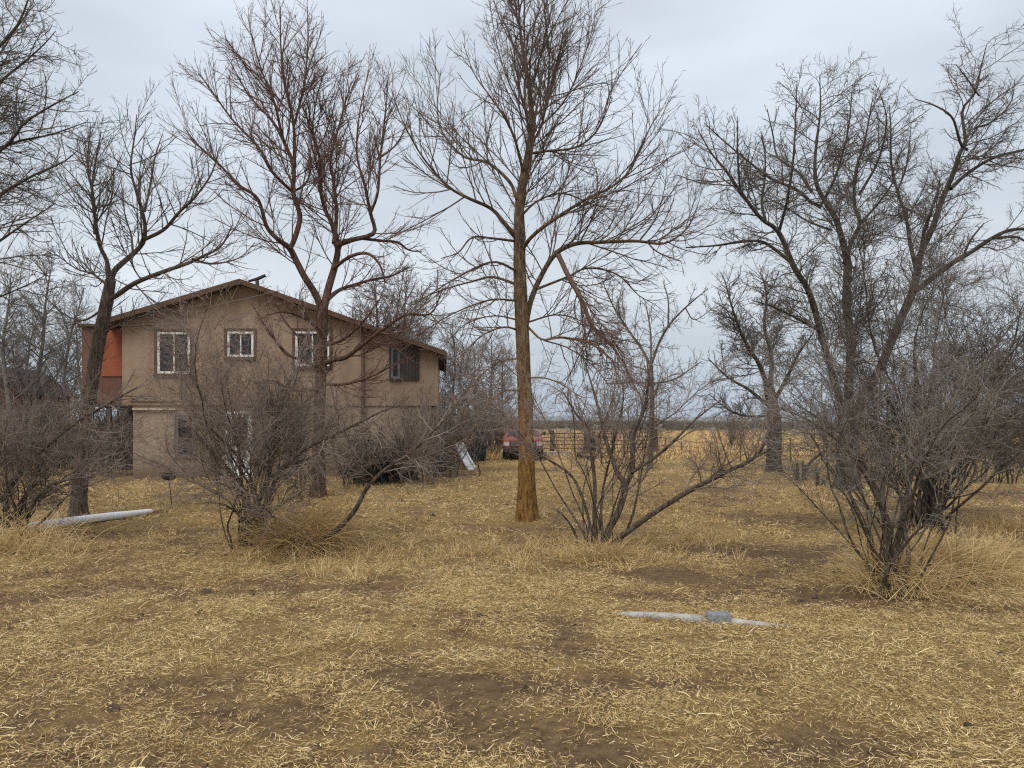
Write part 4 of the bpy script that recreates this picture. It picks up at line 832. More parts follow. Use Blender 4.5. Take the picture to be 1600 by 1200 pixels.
shrub('lilac_shrub', 1392, 926, 'nearest grey shrub at right, thin stems rising from tangled dry grass', (M['bark_shrub'], M['twig_grey']), dict(SHR, d1=6.0, d2=8.5, d3=12, t1=.48), 0.0022, 203, n_stem=20, h=3.4, out=(4, 60), base_w=0.17, r=(0.009, 0.024), bias=(-0.12, 0), traces=(
    [(1385,925,0,5),(1384,860,0,4.6),(1378,800,0,4),(1350,740,-.1,3.4),(1310,690,-.2,2.8),(1260,655,-.3,2),(1215,635,-.3,1)],
    [(1390,925,0,5),(1388,850,.1,4.6),(1372,770,.2,4),(1335,700,.3,3.2),(1290,660,.4,2.4),(1240,630,.4,1.2)],
    [(1398,925,0,6.6),(1402,850,0,6),(1420,760,.1,4.6),(1440,680,.2,3.2),(1455,600,.2,1.4)],
    [(1376,922,.1,6.4),(1380,880,.1,6.2),(1392,830,.1,5.6),(1376,780,.2,4.8),(1388,720,.3,4),(1372,650,.4,3),(1378,580,.5,1.6)],[(1410,920,-.1,5),(1420,870,-.1,4.4),(1412,810,0,3.8),(1432,760,0,3),(1470,700,0,2.2),(1500,660,.1,1.1)]))
shrub('lilac_shrub', 1456, 832, 'tall dark shrub at right behind the nearest one, dense rounded top', (M['bark_dark'], M['twig_dark']), dict(SHR, d1=4.8, d2=8, d3=12, max1=1.5, t1=.36), 0.0034, 204, n_stem=34, h=5.0, out=(4, 56), base_w=0.16, r=(0.012, 0.03), traces=(
    [(1448,832,0,7),(1444,790,0,6.4),(1452,740,0,5.6),(1450,680,.1,4.8),(1436,620,.2,3.6),(1430,550,.3,2)],
    [(1460,832,0,7),(1470,780,0,6.4),(1492,740,-.1,5.2),(1520,700,-.2,4.2),(1560,660,-.4,3.2),(1600,640,-.5,1.8)],
    [(1455,832,.1,6),(1456,760,.2,5.2),(1474,690,.3,4.2),(1490,610,.4,2.8),(1500,540,.4,1.4)]))
shrub('lilac_shrub', 8, 846, 'dense brown shrub cut by the left edge near the white pipe', SM, dict(SHR, d1=5.6), 0.0028, 205, n_stem=26, h=3.2, out=(8, 58), base_w=0.16, r=(0.010, 0.026), bias=(0.10, 0), traces=(
    [(12,846,0,6),(8,780,0,5.4),(30,740,0,4.6),(70,700,0,3.8),(120,660,0,3),(170,630,-.1,2.2),(215,605,-.1,1)],
    [(16,846,0,5),(50,790,-.2,3.6),(75,760,-.3,3),(115,748,-.4,2),(150,745,-.4,1)],
    [(20,850,-.1,3.4),(60,820,-.2,2.6),(100,780,-.3,1.8),(120,765,-.3,.9)]))
# low growth near the house and behind
shrub('juniper_bush', 590, 752, 'low dark evergreen bush at the foot of the house wall', (M['bark_dark'], M['juniper']), dict(SHR, d1=12, d2=12, d3=12, a3=50, t1=.1), 0.010, 210, n_stem=30, h=1.5, out=(20, 75), rise=1.0, base_w=0.4, r=(0.012, 0.025), Y=24.3)
BR = dict(SHR, d1=4.2, d2=7, d3=9, max1=1.3, t1=0.2)
TH = [shrub('thicket', 100, 0, 'dark brush left of the house beneath the pale trees', (M['bark_dark'], M['twig_dark']), BR, 0.0062, 220, n_stem=22, h=2.5, out=(5, 44), base_w=0.45, r=(0.012, 0.03), Y=30),
      shrub('thicket', 690, 0, 'brown thicket just right of the house corner', (M['bark_shrub'], M['twig_shrub']), BR, 0.0066, 221, n_stem=22, h=3.1, out=(5, 40), base_w=0.45, r=(0.012, 0.03), Y=33),
      shrub('stem_fan', 735, 0, 'fan of pale stems behind the white slide', (M['bark_pale'], M['twig_grey']), dict(BR, d1=3), 0.0062, 224, n_stem=20, h=2.7, out=(3, 30), base_w=0.3, r=(0.014, 0.03), Y=35.5)]
for k, px, Y, rz, sc, lab in ((0, 172, 27.5, 1.2, .98, 'dark brush against the open porch below the red panel'), (0, 50, 27, 2.6, .9, 'brown brush between shed and leaning trunk'),
        (1, 640, 23.8, 1.9, .88, 'brown thicket before the right corner of the house behind the dark bush'), (1, 560, 22.6, 3.4, .78, 'brown thicket before the house wall between forked trunk and dark bush'), (1, 690, 26.5, 5.1, .98, 'brown thicket beside the right corner of the house near the boards'), (1, 787, 41, 4.0, 1.0, 'grey thicket behind the red car'), (0, 1562, 24, 3.3, .9, 'low brown thicket by the fence at right edge'),
        (1, 1150, 46, 4.4, .9, 'far grey thicket left of the stocky dark trunk')):
    copy_thing(TH[k], px, Y, rz, sc, lab)
row = []
for k, px, Y, rz, sc in ((0, 20, 32, .5, 1.0), (0, 75, 33, 3.7, 1.05), (0, 135, 31.5, 5.1, 1.0), (0, 120, 36, 2.0, 1.2), (0, 190, 34, .9, 1.0)):
    row.append(copy_thing(TH[k], px, Y, rz, sc, '', 'brush left of the house'))
ordinals(row, 'in the far row of dark brush left of the house')
row = []
for k, px, Y, rz, sc in ((1, 665, 38, .5, 1.0), (1, 712, 40, 3.0, 1.0), (1, 745, 44, 5.2, 1.1), (1, 770, 48, 1.4, 1.1), (1, 680, 45, 2.3, 1.2), (1, 800, 46, 3.9, 1.05)):
    row.append(copy_thing(TH[k], px, Y, rz, sc, '', 'thickets right of the house'))
ordinals(row, 'of the far brown thickets between house and red car')
row = []
for k, px, Y, rz, sc in ((0, 1390, 26, 2.8, 1.1), (0, 1470, 28, 4.9, 1.15), (0, 1600, 29, 1.6, 1.1)):
    row.append(copy_thing(TH[k], px, Y, rz, sc, '', 'brush behind the right shrubs'))
ordinals(row, 'of the low grey brush behind the right-hand shrub stems')

# ------------------------------------------------------------------ things in the yard
def G(px, py): Y = gY(py); x = (px - CX) / F * Y; return np.array([x, Y, gz(x, Y)])

def white_pipe():
    a, b = G(18, 840), G(236, 806); a[2] = gz(a[0], a[1]) + 0.10; b[2] = gz(b[0], b[1]) + 0.075
    o = empty('white_pipe', a); tag(o, 'long white plastic pipe lying in the dry grass at left', 'pipe')
    d = (b - a); pts = [tuple(d * t + np.array([0, 0, 0.012 * math.sin(t * 5)])) for t in np.linspace(0, 1, 14)]
    rr = [0.078] * 9 + [0.076, 0.071, 0.064, 0.055, 0.046]
    m = MB(); m.tube(pts, rr, 20, cap=False); m.tube(pts[::-1], [r - 0.006 for r in rr[::-1]], 20, cap=False); m.build('tube', M['pvc'], o, smooth=True)
    e = [tuple(np.array(pts[-1]) + (d / np.linalg.norm(d)) * t + np.array([0, 0, -0.02 * t])) for t in (0.004, 0.12, 0.26, 0.42)]
    m = MB(); m.tube(e, [0.044, 0.040, 0.028, 0.010], 12); m.build('crushed_end', M['rustdirt'], o, smooth=True)
    m = MB(); m.tube([tuple(-d / np.linalg.norm(d) * 0.03), tuple(d / np.linalg.norm(d) * 0.16)], 0.087, 20, cap=False); m.build('bell_end', M['pvc'], o, smooth=True)
white_pipe()

def grey_pipe():
    c = G(1121, 977); o = empty('grey_pipe', c); tag(o, 'half-buried grey pipe with square coupling lying across the bare track', 'pipe')
    k = c[1] / F
    def at(px, dz, dy=0.0): return ((px - 1121) * k, dy, dz)
    m = MB(); m.tube([at(966, -0.030, .36), at(985, -0.010, .32), at(1010, 0.004, .25), at(1055, 0.014, .14), at(1102, 0.022, .02)], [0.030, 0.036, 0.041, 0.044, 0.045], 16); m.build('pipe_length', M['greypipe'], o, smooth=True)
    m = MB(); m.tube([at(1140, 0.004, 0), at(1165, -0.010, -.02), at(1185, -0.022, -.03), at(1205, -0.036, -.04), at(1240, -0.060, -.06)], [0.043] * 5, 16); m.build('pipe_length', M['greypipe'], o, smooth=True)
    m = MB(); m.box(*(at(1104, 0)[0], at(1139, 0)[0]), -0.062, 0.062, -0.03, 0.098); cp = m.build('coupling', M['coupling'], o, bevel=0.014)
    for q in (1106.5, 1136.5):
        m = MB(); x = at(q, 0)[0]; m.box(x - 0.010, x + 0.010, -0.069, 0.069, -0.03, 0.105); m.build('clamp_band', M['coupling'], cp, bevel=0.005)
    for q in (1113, 1130):
        m = MB(); x = at(q, 0)[0]; m.tube([(x, -0.062, 0.06), (x, -0.078, 0.06)], 0.010, 6); m.build('bolt', M['coupling'], cp)
grey_pipe()

def fire_bowl():
    b = G(270, 796); o = empty('bowl_on_rod', b); tag(o, 'small dark metal bowl on a thin leaning rod in front of the house', 'bird bath')
    m = MB(); m.tube([(0, 0, -0.1), (-0.05, 0, 0.35), (-0.09, 0, 0.66)], 0.011, 7); m.build('rod', M['iron'], o, smooth=True)
    prof = [(0.03, 0.60), (0.11, 0.615), (0.15, 0.66), (0.16, 0.715), (0.145, 0.72), (0.10, 0.70), (0.0, 0.695)]
    v, f = [], []; S = 20
    for r, z in prof:
        for k in range(S): w = 2 * math.pi * k / S; v.append((-0.09 + r * math.cos(w), r * math.sin(w), z + 0.03))
    for i in range(len(prof) - 1):
        for k in range(S): k2 = (k + 1) % S; f.append((i*S+k, i*S+k2, (i+1)*S+k2, (i+1)*S+k))
    m = MB(); m.add(v, f); m.build('bowl', M['iron'], o, smooth=True)
    m = MB(); m.tube([(-0.29, 0, .775), (-0.2, .02, .80), (-0.05, .03, .79), (0.08, 0, .80), (0.16, 0, .775)], [.012, .03, .035, .03, .012], 7); m.build('debris', M['darkwood'], o, smooth=True)
fire_bowl()

def slide():
    b = G(736, 733); o = empty('play_slide', b); tag(o, 'white plastic play slide with dark ladder beyond the yard', 'slide')
    k = b[1] / F; top = ((714 - 736) * k, 0.9, (733 - 694) * k); L = [(0, 0, 0.03), (-0.04, .12, 0.10), (top[0] * .55, .5, top[2] * .52), (top[0], .9, top[2]), (top[0] - .1, 1.15, top[2] + .01)]
    w = 0.13; m = MB()
    for (a, c) in zip(L[:-1], L[1:]):
        a, c = Vector(a), Vector(c); t = Vector((0, 0, 0.035))
        m.add([a + Vector((-w, 0, 0)), a + Vector((w, 0, 0)), c + Vector((w, 0, 0)), c + Vector((-w, 0, 0)), a + Vector((-w, 0, 0)) - t, a + Vector((w, 0, 0)) - t, c + Vector((w, 0, 0)) - t, c + Vector((-w, 0, 0)) - t],
              [(0,1,2,3),(7,6,5,4),(0,4,5,1),(1,5,6,2),(2,6,7,3),(3,7,4,0)])
    m.build('chute', M['slide'], o)
    for s in (-1, 1): m = MB(); m.tube([(p[0] + s * (w + .03), p[1], p[2] + .05) for p in L], 0.045, 8); m.build('side_rail', M['slide'], o, smooth=True)
    for s in (-1, 1): m = MB(); m.tube([(top[0] - .1 + s * .22, 1.2, top[2]), (top[0] - .1 + s * .26, 1.6, -0.05)], 0.028, 7); m.build('ladder_leg', M['darkwood'], o, smooth=True)
    for z in (.25, .5, .75): m = MB(); y = 1.2 + .4 * (1 - z / top[2]); m.tube([(top[0] - .34, y, z), (top[0] + .14, y, z)], 0.02, 6); m.build('rung', M['darkwood'], o, smooth=True)
slide()

def shed_box():
    Y = 36.5; x0, x1 = (716 - CX) / F * Y, (760 - CX) / F * Y; o = empty('green_bin', ((x0 + x1) / 2, Y, gz((x0 + x1) / 2, Y))); tag(o, 'dark green metal bin behind the slide and pale stems', 'bin')
    w = (x1 - x0) / 2; m = MB(); m.prism([(-w * .92, 0.12), (w * .92, 0.12), (w, 1.32), (-w, 1.32)], 0, 1.3); m.build('body', M['darkgreen'], o, bevel=0.02)
    for x in np.linspace(-w * .8, w * .8, 5): m = MB(); m.box(x - .03, x + .03, -0.05, -0.002, 0.2, 1.25); m.build('rib', M['darkgreen'], o)
    m = MB(); m.box(-w * 1.04, w * 1.04, -0.08, 1.35, 1.323, 1.40); m.build('lid', M['iron'], o, bevel=0.015)
    for x in (-w * .7, w * .7): m = MB(); m.box(x - .08, x + .08, .1, 1.2, -0.03, 0.118); m.build('skid', M['iron'], o)
shed_box()

def truck():
    Y = 37.0; cx = (817 - CX) / F * Y; o = empty('parked_car', (cx, Y, gz(cx, Y))); tag(o, 'low faded red car half hidden behind the rust-stained trunk', 'car')
    hw_ = 0.96
    m = MB(); m.prism([(0, .48), (0, .98), (.10, 1.05), (1.25, 1.13), (5.2, 1.10), (5.2, .45)], -hw_, hw_, axis='x'); m.build('body', M['redpaint'], o, bevel=0.05)
    cab = [(1.2, 1.12), (1.85, 1.44), (3.05, 1.46), (3.6, 1.12)]; a, b_ = hw_ - .04, hw_ - .20; n = 4
    v = [(-a if z < 1.3 else -b_, y, z) for y, z in cab] + [(a if z < 1.3 else b_, y, z) for y, z in cab]
    m = MB(); m.add(v, [(0,1,2,3),(7,6,5,4),(0,4,5,1),(1,5,6,2),(2,6,7,3),(3,7,4,0)]); cb = m.build('cab', M['redpaint'], o, bevel=0.03)
    m = MB(); m.add([(-.80, 1.235, 1.16), (.80, 1.235, 1.16), (.68, 1.77, 1.40), (-.68, 1.77, 1.40)], [(0, 1, 2, 3)]); m.build('windscreen', M['glass'], cb)
    for s in (-1, 1): m = MB(); m.add([(s*.935, 1.5, 1.2), (s*.935, 3.1, 1.2), (s*.80, 2.9, 1.40), (s*.80, 1.95, 1.40)], [(0, 1, 2, 3)]); m.build('side_window', M['glass'], cb)
    m = MB(); m.box(-.62, .62, -.03, -.002, .66, .92); g = m.build('grille', M['iron'], o)
    for z in (.72, .79, .86): m = MB(); m.box(-.6, .6, -.045, -.032, z - .012, z + .012); m.build('bar', M['chrome'], g)
    for s in (-1, 1):
        m = MB(); m.box(s*.66 if s > 0 else -.90, .90 if s > 0 else -.66, -.04, -.002, .70, .90); m.build('headlight', M['lamp'], o, bevel=0.01)
        m = MB(); m.box(s*.91 if s > 0 else -.965, .965 if s > 0 else -.91, -.035, .08, .70, .90); m.build('turn_signal', M['amber'], o)
    m = MB(); m.box(-.98, .98, -.22, -.05, .42, .60); m.build('bumper', M['iron'], o, bevel=0.02)
    m = MB(); m.box(-.8, .8, -.02, .3, .25, .475); m.build('skirt', M['black'], o)
    for s in (-1, 1):
        for y in (.85, 4.1):
            m = MB(); m.tube([(s*.74, y, .37), (s*.98, y, .37)], .37, 22); w = m.build('wheel', M['black'], o, bevel=0.0)
            m = MB(); m.tube([(s*.96, y, .37), (s*1.0, y, .37)], .20, 16); m.build('rim', M['chrome'], w)
        m = MB(); m.box(s*1.0 if s > 0 else -1.16, 1.16 if s > 0 else -1.0, 1.35, 1.43, 1.18, 1.36); m.build('mirror', M['black'], o, bevel=0.015)
        m = MB(); m.tube([(s*.93, 1.42, 1.2), (s*1.02, 1.40, 1.24)], .018, 6); m.build('mirror_arm', M['black'], o)
truck()

# corral panels and posts
def panel(px0, px1, Y0, Y1, lab, h=1.25, rails=6, ups=3):
    a = np.array([(px0 - CX) / F * Y0, Y0, 0]); b = np.array([(px1 - CX) / F * Y1, Y1, 0]); a[2] = gz(a[0], a[1]); b[2] = gz(b[0], b[1])
    o = empty('corral_panel', a); tag(o, lab, 'fence panel', 'rusty corral panels at the back of the yard'); d = b - a
    for i in range(rails): z = 0.22 + (h - 0.24) * i / (rails - 1); m = MB(); m.tube([(0, 0, z), (d[0], d[1], d[2] + z)], 0.026, 6); m.build('rail', M['rustpipe'], o, smooth=True)
    for i in range(ups): t = i / (ups - 1); m = MB(); m.tube([tuple(d * t + [0, 0, -.05]), tuple(d * t + [0, 0, h + .03])], 0.032, 6); m.build('upright', M['rustpipe'], o, smooth=True)
panel(846, 862, 41, 41.2, 'narrow rusty corral panel touching the right side of the big trunk', ups=2)
panel(866, 913, 41.4, 42, 'rusty six-rail corral panel left of the thick dark post', ups=4)
panel(934, 956, 42, 42.4, 'short rusty corral panel between the thick dark posts and shrub stems', ups=2)
panel(960, 1018, 42.4, 43, 'long rusty corral panel ending at the brown end post', ups=5)
def post(px, Y, r, h, lab, mt, nm='fence_post'):
    x = (px - CX) / F * Y; o = empty(nm, (x, Y, gz(x, Y))); tag(o, lab, 'post')
    rng = np.random.default_rng(int(px)); pts = [(rng.normal() * .012, rng.normal() * .012, z) for z in np.linspace(-.15, h, 6)]
    stout('shaft', np.array(pts) + np.array(o.location), np.full(6, r), mt, o, np.array(o.location), sides=10, seed=int(px))
    m = MB(); m.box(-r * .95, r * .95, -r * 1.25, -r * .98, h * .62, h * .68); m.build('wire_staple', M['iron'], o)
post(917, 41.6, .13, 1.35, 'thick dark timber post at the left corral gap', M['darkwood']); post(928, 41.8, .10, 1.30, 'slimmer dark timber post right of the thick gap post', M['darkwood'])
post(958, 42.2, .09, 1.30, 'dark timber post between the two right corral panels', M['darkwood']); post(1024, 43, .14, 1.45, 'thick brown end post of the corral', M['rustpipe'])
post(862.5, 41.2, .12, 1.4, 'dark timber post beside the narrow corral panel', M['darkwood'])

def trough():
    Y = 40.5; x0, x1 = (846 - CX) / F * Y, (892 - CX) / F * Y; o = empty('water_trough', ((x0 + x1) / 2, Y, gz((x0 + x1) / 2, Y))); tag(o, 'long pale low trough in front of the corral panels', 'trough')
    w = (x1 - x0) / 2; m = MB(); m.prism([(-.22, 0.0), (.22, 0.0), (.30, .30), (.25, .30), (.18, .06), (-.18, .06), (-.25, .30), (-.30, .30)], -w, w, axis='x'); m.build('basin', M['concrete'], o)
    for s in (-1, 1): m = MB(); m.box(s * w - .03, s * w + .03, -.31, .31, -.03, .31); m.build('end_wall', M['concrete'], o)
trough()
def tyre(px, py, lab, r=.30):
    b = G(px, py); o = empty('old_tyre', b); tag(o, lab, 'tyre', None); S, K = 22, 8; v, f = [], []
    for i in range(S):
        w = 2 * math.pi * i / S
        for k in range(K): q = 2 * math.pi * k / K; R = r - .09 + .09 * math.cos(q); v.append((R * math.cos(w), R * math.sin(w), .09 + .09 * math.sin(q)))
    for i in range(S):
        for k in range(K): f.append((i*K+k, ((i+1)%S)*K+k, ((i+1)%S)*K+(k+1)%K, i*K+(k+1)%K))
    m = MB(); m.add(v, f); m.build('casing', M['black'], o, smooth=True)
    m = MB(); m.tube([(0, 0, .05), (0, 0, .10)], r - .15, 16); m.build('hub', M['rustpipe'], o)
tyre(921, 718, 'black tyre lying at the foot of the thick corral post'); 
def bucket():
    b = G(906, 717); o = empty('bucket', b); tag(o, 'small black bucket left of the tyre by the corral', 'bucket')
    m = MB(); m.tube([(0,0,0),(0,0,.34)], [.13,.17], 14); m.build('pail', M['black'], o, smooth=True)
    m = MB(); m.tube([(-.17,0,.32),(-.12,0,.45),(0,0,.50),(.12,0,.45),(.17,0,.32)], .008, 5); m.build('handle', M['iron'], o)
bucket()

def wire_fence():
    pts = [(1040, 42), (1065, 41), (1110, 39.5), (1157, 36.5), (1235, 36), (1300, 35.5), (1380, 35), (1460, 34.5), (1540, 34), (1625, 33.5)]
    W = [np.array([(p - CX) / F * Y, Y, 0]) for p, Y in pts]
    for w in W: w[2] = gz(w[0], w[1])
    o = empty('wire_fence', W[0]); tag(o, 'thin wire fence on steel posts running right across the field', 'fence')
    hs = [1.0, .8, .8, 1.25, 1.1, 1.15, 1.1, 1.2, 1.1, 1.15]
    for w, h in zip(W, hs):
        d = w - W[0]; m = MB(); m.box(d[0] - .03, d[0] + .03, d[1] - .012, d[1] + .012, d[2] - .1, d[2] + h); m.box(d[0] - .010, d[0] + .010, d[1] + .013, d[1] + .04, d[2] - .1, d[2] + h); m.build('post', M['rustpipe'], o)
    for z in (.30, .55, .80):
        m = MB()
        for a, b in zip(W[:-1], W[1:]):
            mid = (a + b) / 2 - W[0] + np.array([0, 0, z - .03]); m.tube([tuple(a - W[0] + [0, 0, z]), tuple(mid), tuple(b - W[0] + [0, 0, z])], 0.007, 4)
        m.build('wire', M['iron'], o)
wire_fence()

def stump(px, py, lab, stubs, branch=None):
    b = G(px, py); o = empty('pruned_stump', b); tag(o, lab, 'stump'); k = b[1] / F
    for i, (dx, h, r, ln) in enumerate(stubs):
        pts = np.array([(dx * k, 0, -.1), (dx * k + ln * .3 * k, 0, h * .5 * k), (dx * k + ln * k, .02, h * k)]) + b
        stout('stub', pts, np.array([r * 1.0, r * .72, r * .62]) * k, M['darkwood'], o, b, sides=12, n=12, rough=.16, seed=px + i)
    if branch: stout('branch', np.array([(dx * k, 0, z * k) for dx, z, _ in branch]) + b, np.array([r * k for *_, r in branch]), M['darkwood'], o, b, sides=8, n=18, seed=px)
stump(1252, 750, 'dark pruned stump with two stubs and one long curved branch', [(-6, 27, 3.2, 0), (4, 24, 3.6, 2), (2, 30, 2.2, 1)], [(4, 10, 3.2), (10, 22, 2.6), (18, 32, 2.2), (28, 40, 1.8), (40, 46, 1.4), (50, 40, 1.1), (57, 26, .9)])
stump(1281, 760, 'short dark pruned stump left of the biggest tree', [(-3, 25, 3.2, -1), (5, 8, 5, 3)])

def lumber():
    Y = 31.5; x = (672 - CX) / F * Y; o = empty('wood_pile', (x, Y, gz(x, Y))); tag(o, 'low pile of grey boards right of the house corner', 'wood pile')
    rng = np.random.default_rng(9)
    for i in range(4):
        for j in range(4 - i // 2): m = MB(); z = .02 + i * .14; y = j * .30 + rng.normal() * .02; dx = rng.normal() * .08; m.box(-.85 + dx, .85 + dx, y, y + .26, z, z + .11); m.build('board', M['greywood'], o)
lumber()
def left_shed():
    Y = 35.0; x1 = (30 - CX) / F * Y; x0 = (-90 - CX) / F * Y; o = empty('brown_shed', (x0, Y, gz(x0, Y))); tag(o, 'small brown shed with dark roof at the far left edge', 'shed'); w = x1 - x0
    e = CAM_H + (HY - 612) / F * Y; r = CAM_H + (HY - 574) / F * Y
    m = MB(); m.prism([(0, -.1), (w, -.1), (w, e), (w / 2, r), (0, e)], 0, 4); m.build('wall', M['brownpanel'], o)
    for a, b in (((w / 2, r), (w + .3, e - .25)), ((w / 2, r), (-.3, e - .25))): m = MB(); m.prism([(a[0], a[1] + .02), (b[0], b[1] + .02), (b[0], b[1] + .14), (a[0], a[1] + .14)], -.35, 4.3); m.build('roof', M['roof'], o)
    for i in range(9): x = w * (i + .5) / 9; m = MB(); m.box(x - .03, x + .03, -.03, -.002, -.05, e - .1); m.build('batten', M['fascia'], o)
    m = MB(); m.box(w * .3, w * .3 + .9, -.05, -.032, 0, 1.95); d = m.build('door', M['darkwood'], o); m = MB(); m.tube([(w * .3 + .8, -.06, 1.0), (w * .3 + .8, -.10, 1.0)], .02, 6); m.build('handle', M['iron'], d)
left_shed()
def plank_fence():
    Y = 30.5; x0, x1 = (30 - CX) / F * Y, (205 - CX) / F * Y; o = empty('plank_fence', (x0, Y, gz(x0, Y))); tag(o, 'low weathered plank fence left of the house behind the brush', 'fence')
    for i in range(4): z = .25 + i * .3; m = MB(); m.box(0, x1 - x0, -.02, .02, z, z + .17); m.build('plank', M['greywood'], o)
    for t in np.linspace(0, 1, 4): x = t * (x1 - x0); m = MB(); m.box(x - .06, x + .06, .022, .14, -.1, 1.4); m.build('post', M['darkwood'], o)
plank_fence()

# ------------------------------------------------------------------ straw, grass and scrub (uncountable: instanced by geometry nodes)
def blades(n, seed, rad, length, width, lie, curl=0.5, z0=0.0):
    """A tuft: n flat straw pieces, some lying, some standing."""
    rng = np.random.default_rng(seed); V, Q, T = [], [], []
    for i in range(n):
        r = rad * math.sqrt(rng.random()); w = rng.random() * 6.283; p = np.array([r * math.cos(w), r * math.sin(w), z0 + rng.random() * 0.012])
        az = rng.random() * 6.283; el = abs(rng.normal()) * lie[1] + lie[0]; ln = length * rng.uniform(0.3, 1.0) * rng.choice([1, 1, 1, 1.6])
        d = np.array([math.cos(az) * math.cos(el), math.sin(az) * math.cos(el), math.sin(el)]); side = nrm(np.cross(d, [rng.normal() * .5, rng.normal() * .5, 1.0])) * width * rng.uniform(.6, 1.3) * .5
        tone = rng.beta(1.5, 1.7); k = 3; b = len(V)
        for j in range(k):
            f = 1 if j < k - 1 else .35; V.append(p - side * f); V.append(p + side * f); T += [tone, tone]
            p = p + d * ln / (k - 1); d = nrm(d + rng.normal(size=3) * .22 * curl + np.array([0, 0, -.45 * curl * el]));
        for j in range(k - 1): Q.append((b + 2*j, b + 2*j + 1, b + 2*j + 3, b + 2*j + 2))
    return np.array(V), Q, np.array(T)
def tuft_collection(name, specs, m):
    c = bpy.data.collections.new(name)
    for i, s in enumerate(specs):
        V, Q, T = blades(*s); me = mesh_np(name, V, Q, smooth=False); a = me.attributes.new('tone', 'FLOAT', 'POINT'); a.data.foreach_set('value', T.astype(np.float32))
        me.materials.append(m); o = bpy.data.objects.new(f'{name}_{i}', me); c.objects.link(o)
    return c
def scatter(name, label, pts, scl, coll, nvar, seed, tilt=0.12):
    rng = np.random.default_rng(seed); n = len(pts)
    me = bpy.data.meshes.new(name); me.vertices.add(n); me.vertices.foreach_set('co', np.ascontiguousarray(pts, dtype=np.float32).ravel())
    a = me.attributes.new('scl', 'FLOAT', 'POINT'); a.data.foreach_set('value', scl.astype(np.float32))
    a = me.attributes.new('rot', 'FLOAT_VECTOR', 'POINT'); a.data.foreach_set('vector', np.stack([rng.normal(size=n) * tilt, rng.normal(size=n) * tilt, rng.random(n) * 6.283], 1).astype(np.float32).ravel())
    a = me.attributes.new('var', 'INT', 'POINT'); a.data.foreach_set('value', rng.integers(0, nvar, n).astype(np.int32)); me.update()
    o = bpy.data.objects.new(name, me); COL.objects.link(o); tag(o, label, kind='stuff')
    g = bpy.data.node_groups.new(name, 'GeometryNodeTree'); g.interface.new_socket('Geometry', in_out='INPUT', socket_type='NodeSocketGeometry'); g.interface.new_socket('Geometry', in_out='OUTPUT', socket_type='NodeSocketGeometry')
    N, L = g.nodes, g.links; gi = N.new('NodeGroupInput'); go = N.new('NodeGroupOutput'); ip = N.new('GeometryNodeInstanceOnPoints'); ci = N.new('GeometryNodeCollectionInfo')
    ci.inputs['Collection'].default_value = coll; ci.inputs['Separate Children'].default_value = True; ci.inputs['Reset Children'].default_value = True
    def attr(nm, ty): q = N.new('GeometryNodeInputNamedAttribute'); q.data_type = ty; q.inputs['Name'].default_value = nm; return q.outputs['Attribute']
    L.new(gi.outputs[0], ip.inputs['Points']); L.new(ci.outputs[0], ip.inputs['Instance']); ip.inputs['Pick Instance'].default_value = True
    L.new(attr('var', 'INT'), ip.inputs['Instance Index']); L.new(attr('rot', 'FLOAT_VECTOR'), ip.inputs['Rotation']); L.new(attr('scl', 'FLOAT'), ip.inputs['Scale']); L.new(ip.outputs[0], go.inputs[0])
    md = o.modifiers.new('scatter', 'NODES'); md.node_group = g
    return o
def field_points(y0, y1, per_m2, seed, power=1.0, margin=1.18, dens=True, xr=0.70):
    rng = np.random.default_rng(seed); area = xr * margin * (y1 * y1 - y0 * y0); n = int(area * per_m2)
    y = np.sqrt(rng.random(n) * (y1 * y1 - y0 * y0) + y0 * y0); x = (rng.random(n) * 2 - 1) * xr * margin * y
    if dens: k = rng.random(n) < density(x, y) ** power; x, y = x[k], y[k]
    return np.stack([x, y, gh(x, y)], 1), rng
def in_house(p):
    d = p - H_O; u = d @ H_e; v = d @ H_n; return (u > -2.5) & (u < 11) & (v > -0.05) & (v < 9.5)
c_near = tuft_collection('straw_piece', [(150, s, .25, .05, .0030, (.0, .20), 1.0) for s in range(5)] + [(80, 10 + s, .25, .03, .0050, (.0, .16), 1.0) for s in range(2)] + [(60, 20 + s, .22, .09, .0032, (.02, .26), 1.2) for s in range(2)] + [(30, 30, .05, .07, .0030, (.6, .4), 1.0)], M['straw'])
p1, r1 = field_points(2.6, 13, 66, 1, 1.5); scatter('straw_litter', 'flattened pale straw covering the near yard', p1, r1.uniform(.7, 1.35, len(p1)), c_near, 10, 1)
c_mid = tuft_collection('grass_tuft', [(60, 50 + s, .30, .07, .0075, (.0, .25)) for s in range(6)] + [(26, 60 + s, .12, .11, .0065, (.4, .45)) for s in range(2)], M['straw'])
p2, r2 = field_points(13, 40, 15, 2, 1.2); k = ~in_house(p2); p2 = p2[k]; scatter('dry_grass', 'matted yellow grass across the yard round the trees', p2, r2.uniform(.7, 1.4, len(p2)), c_mid, 8, 2)
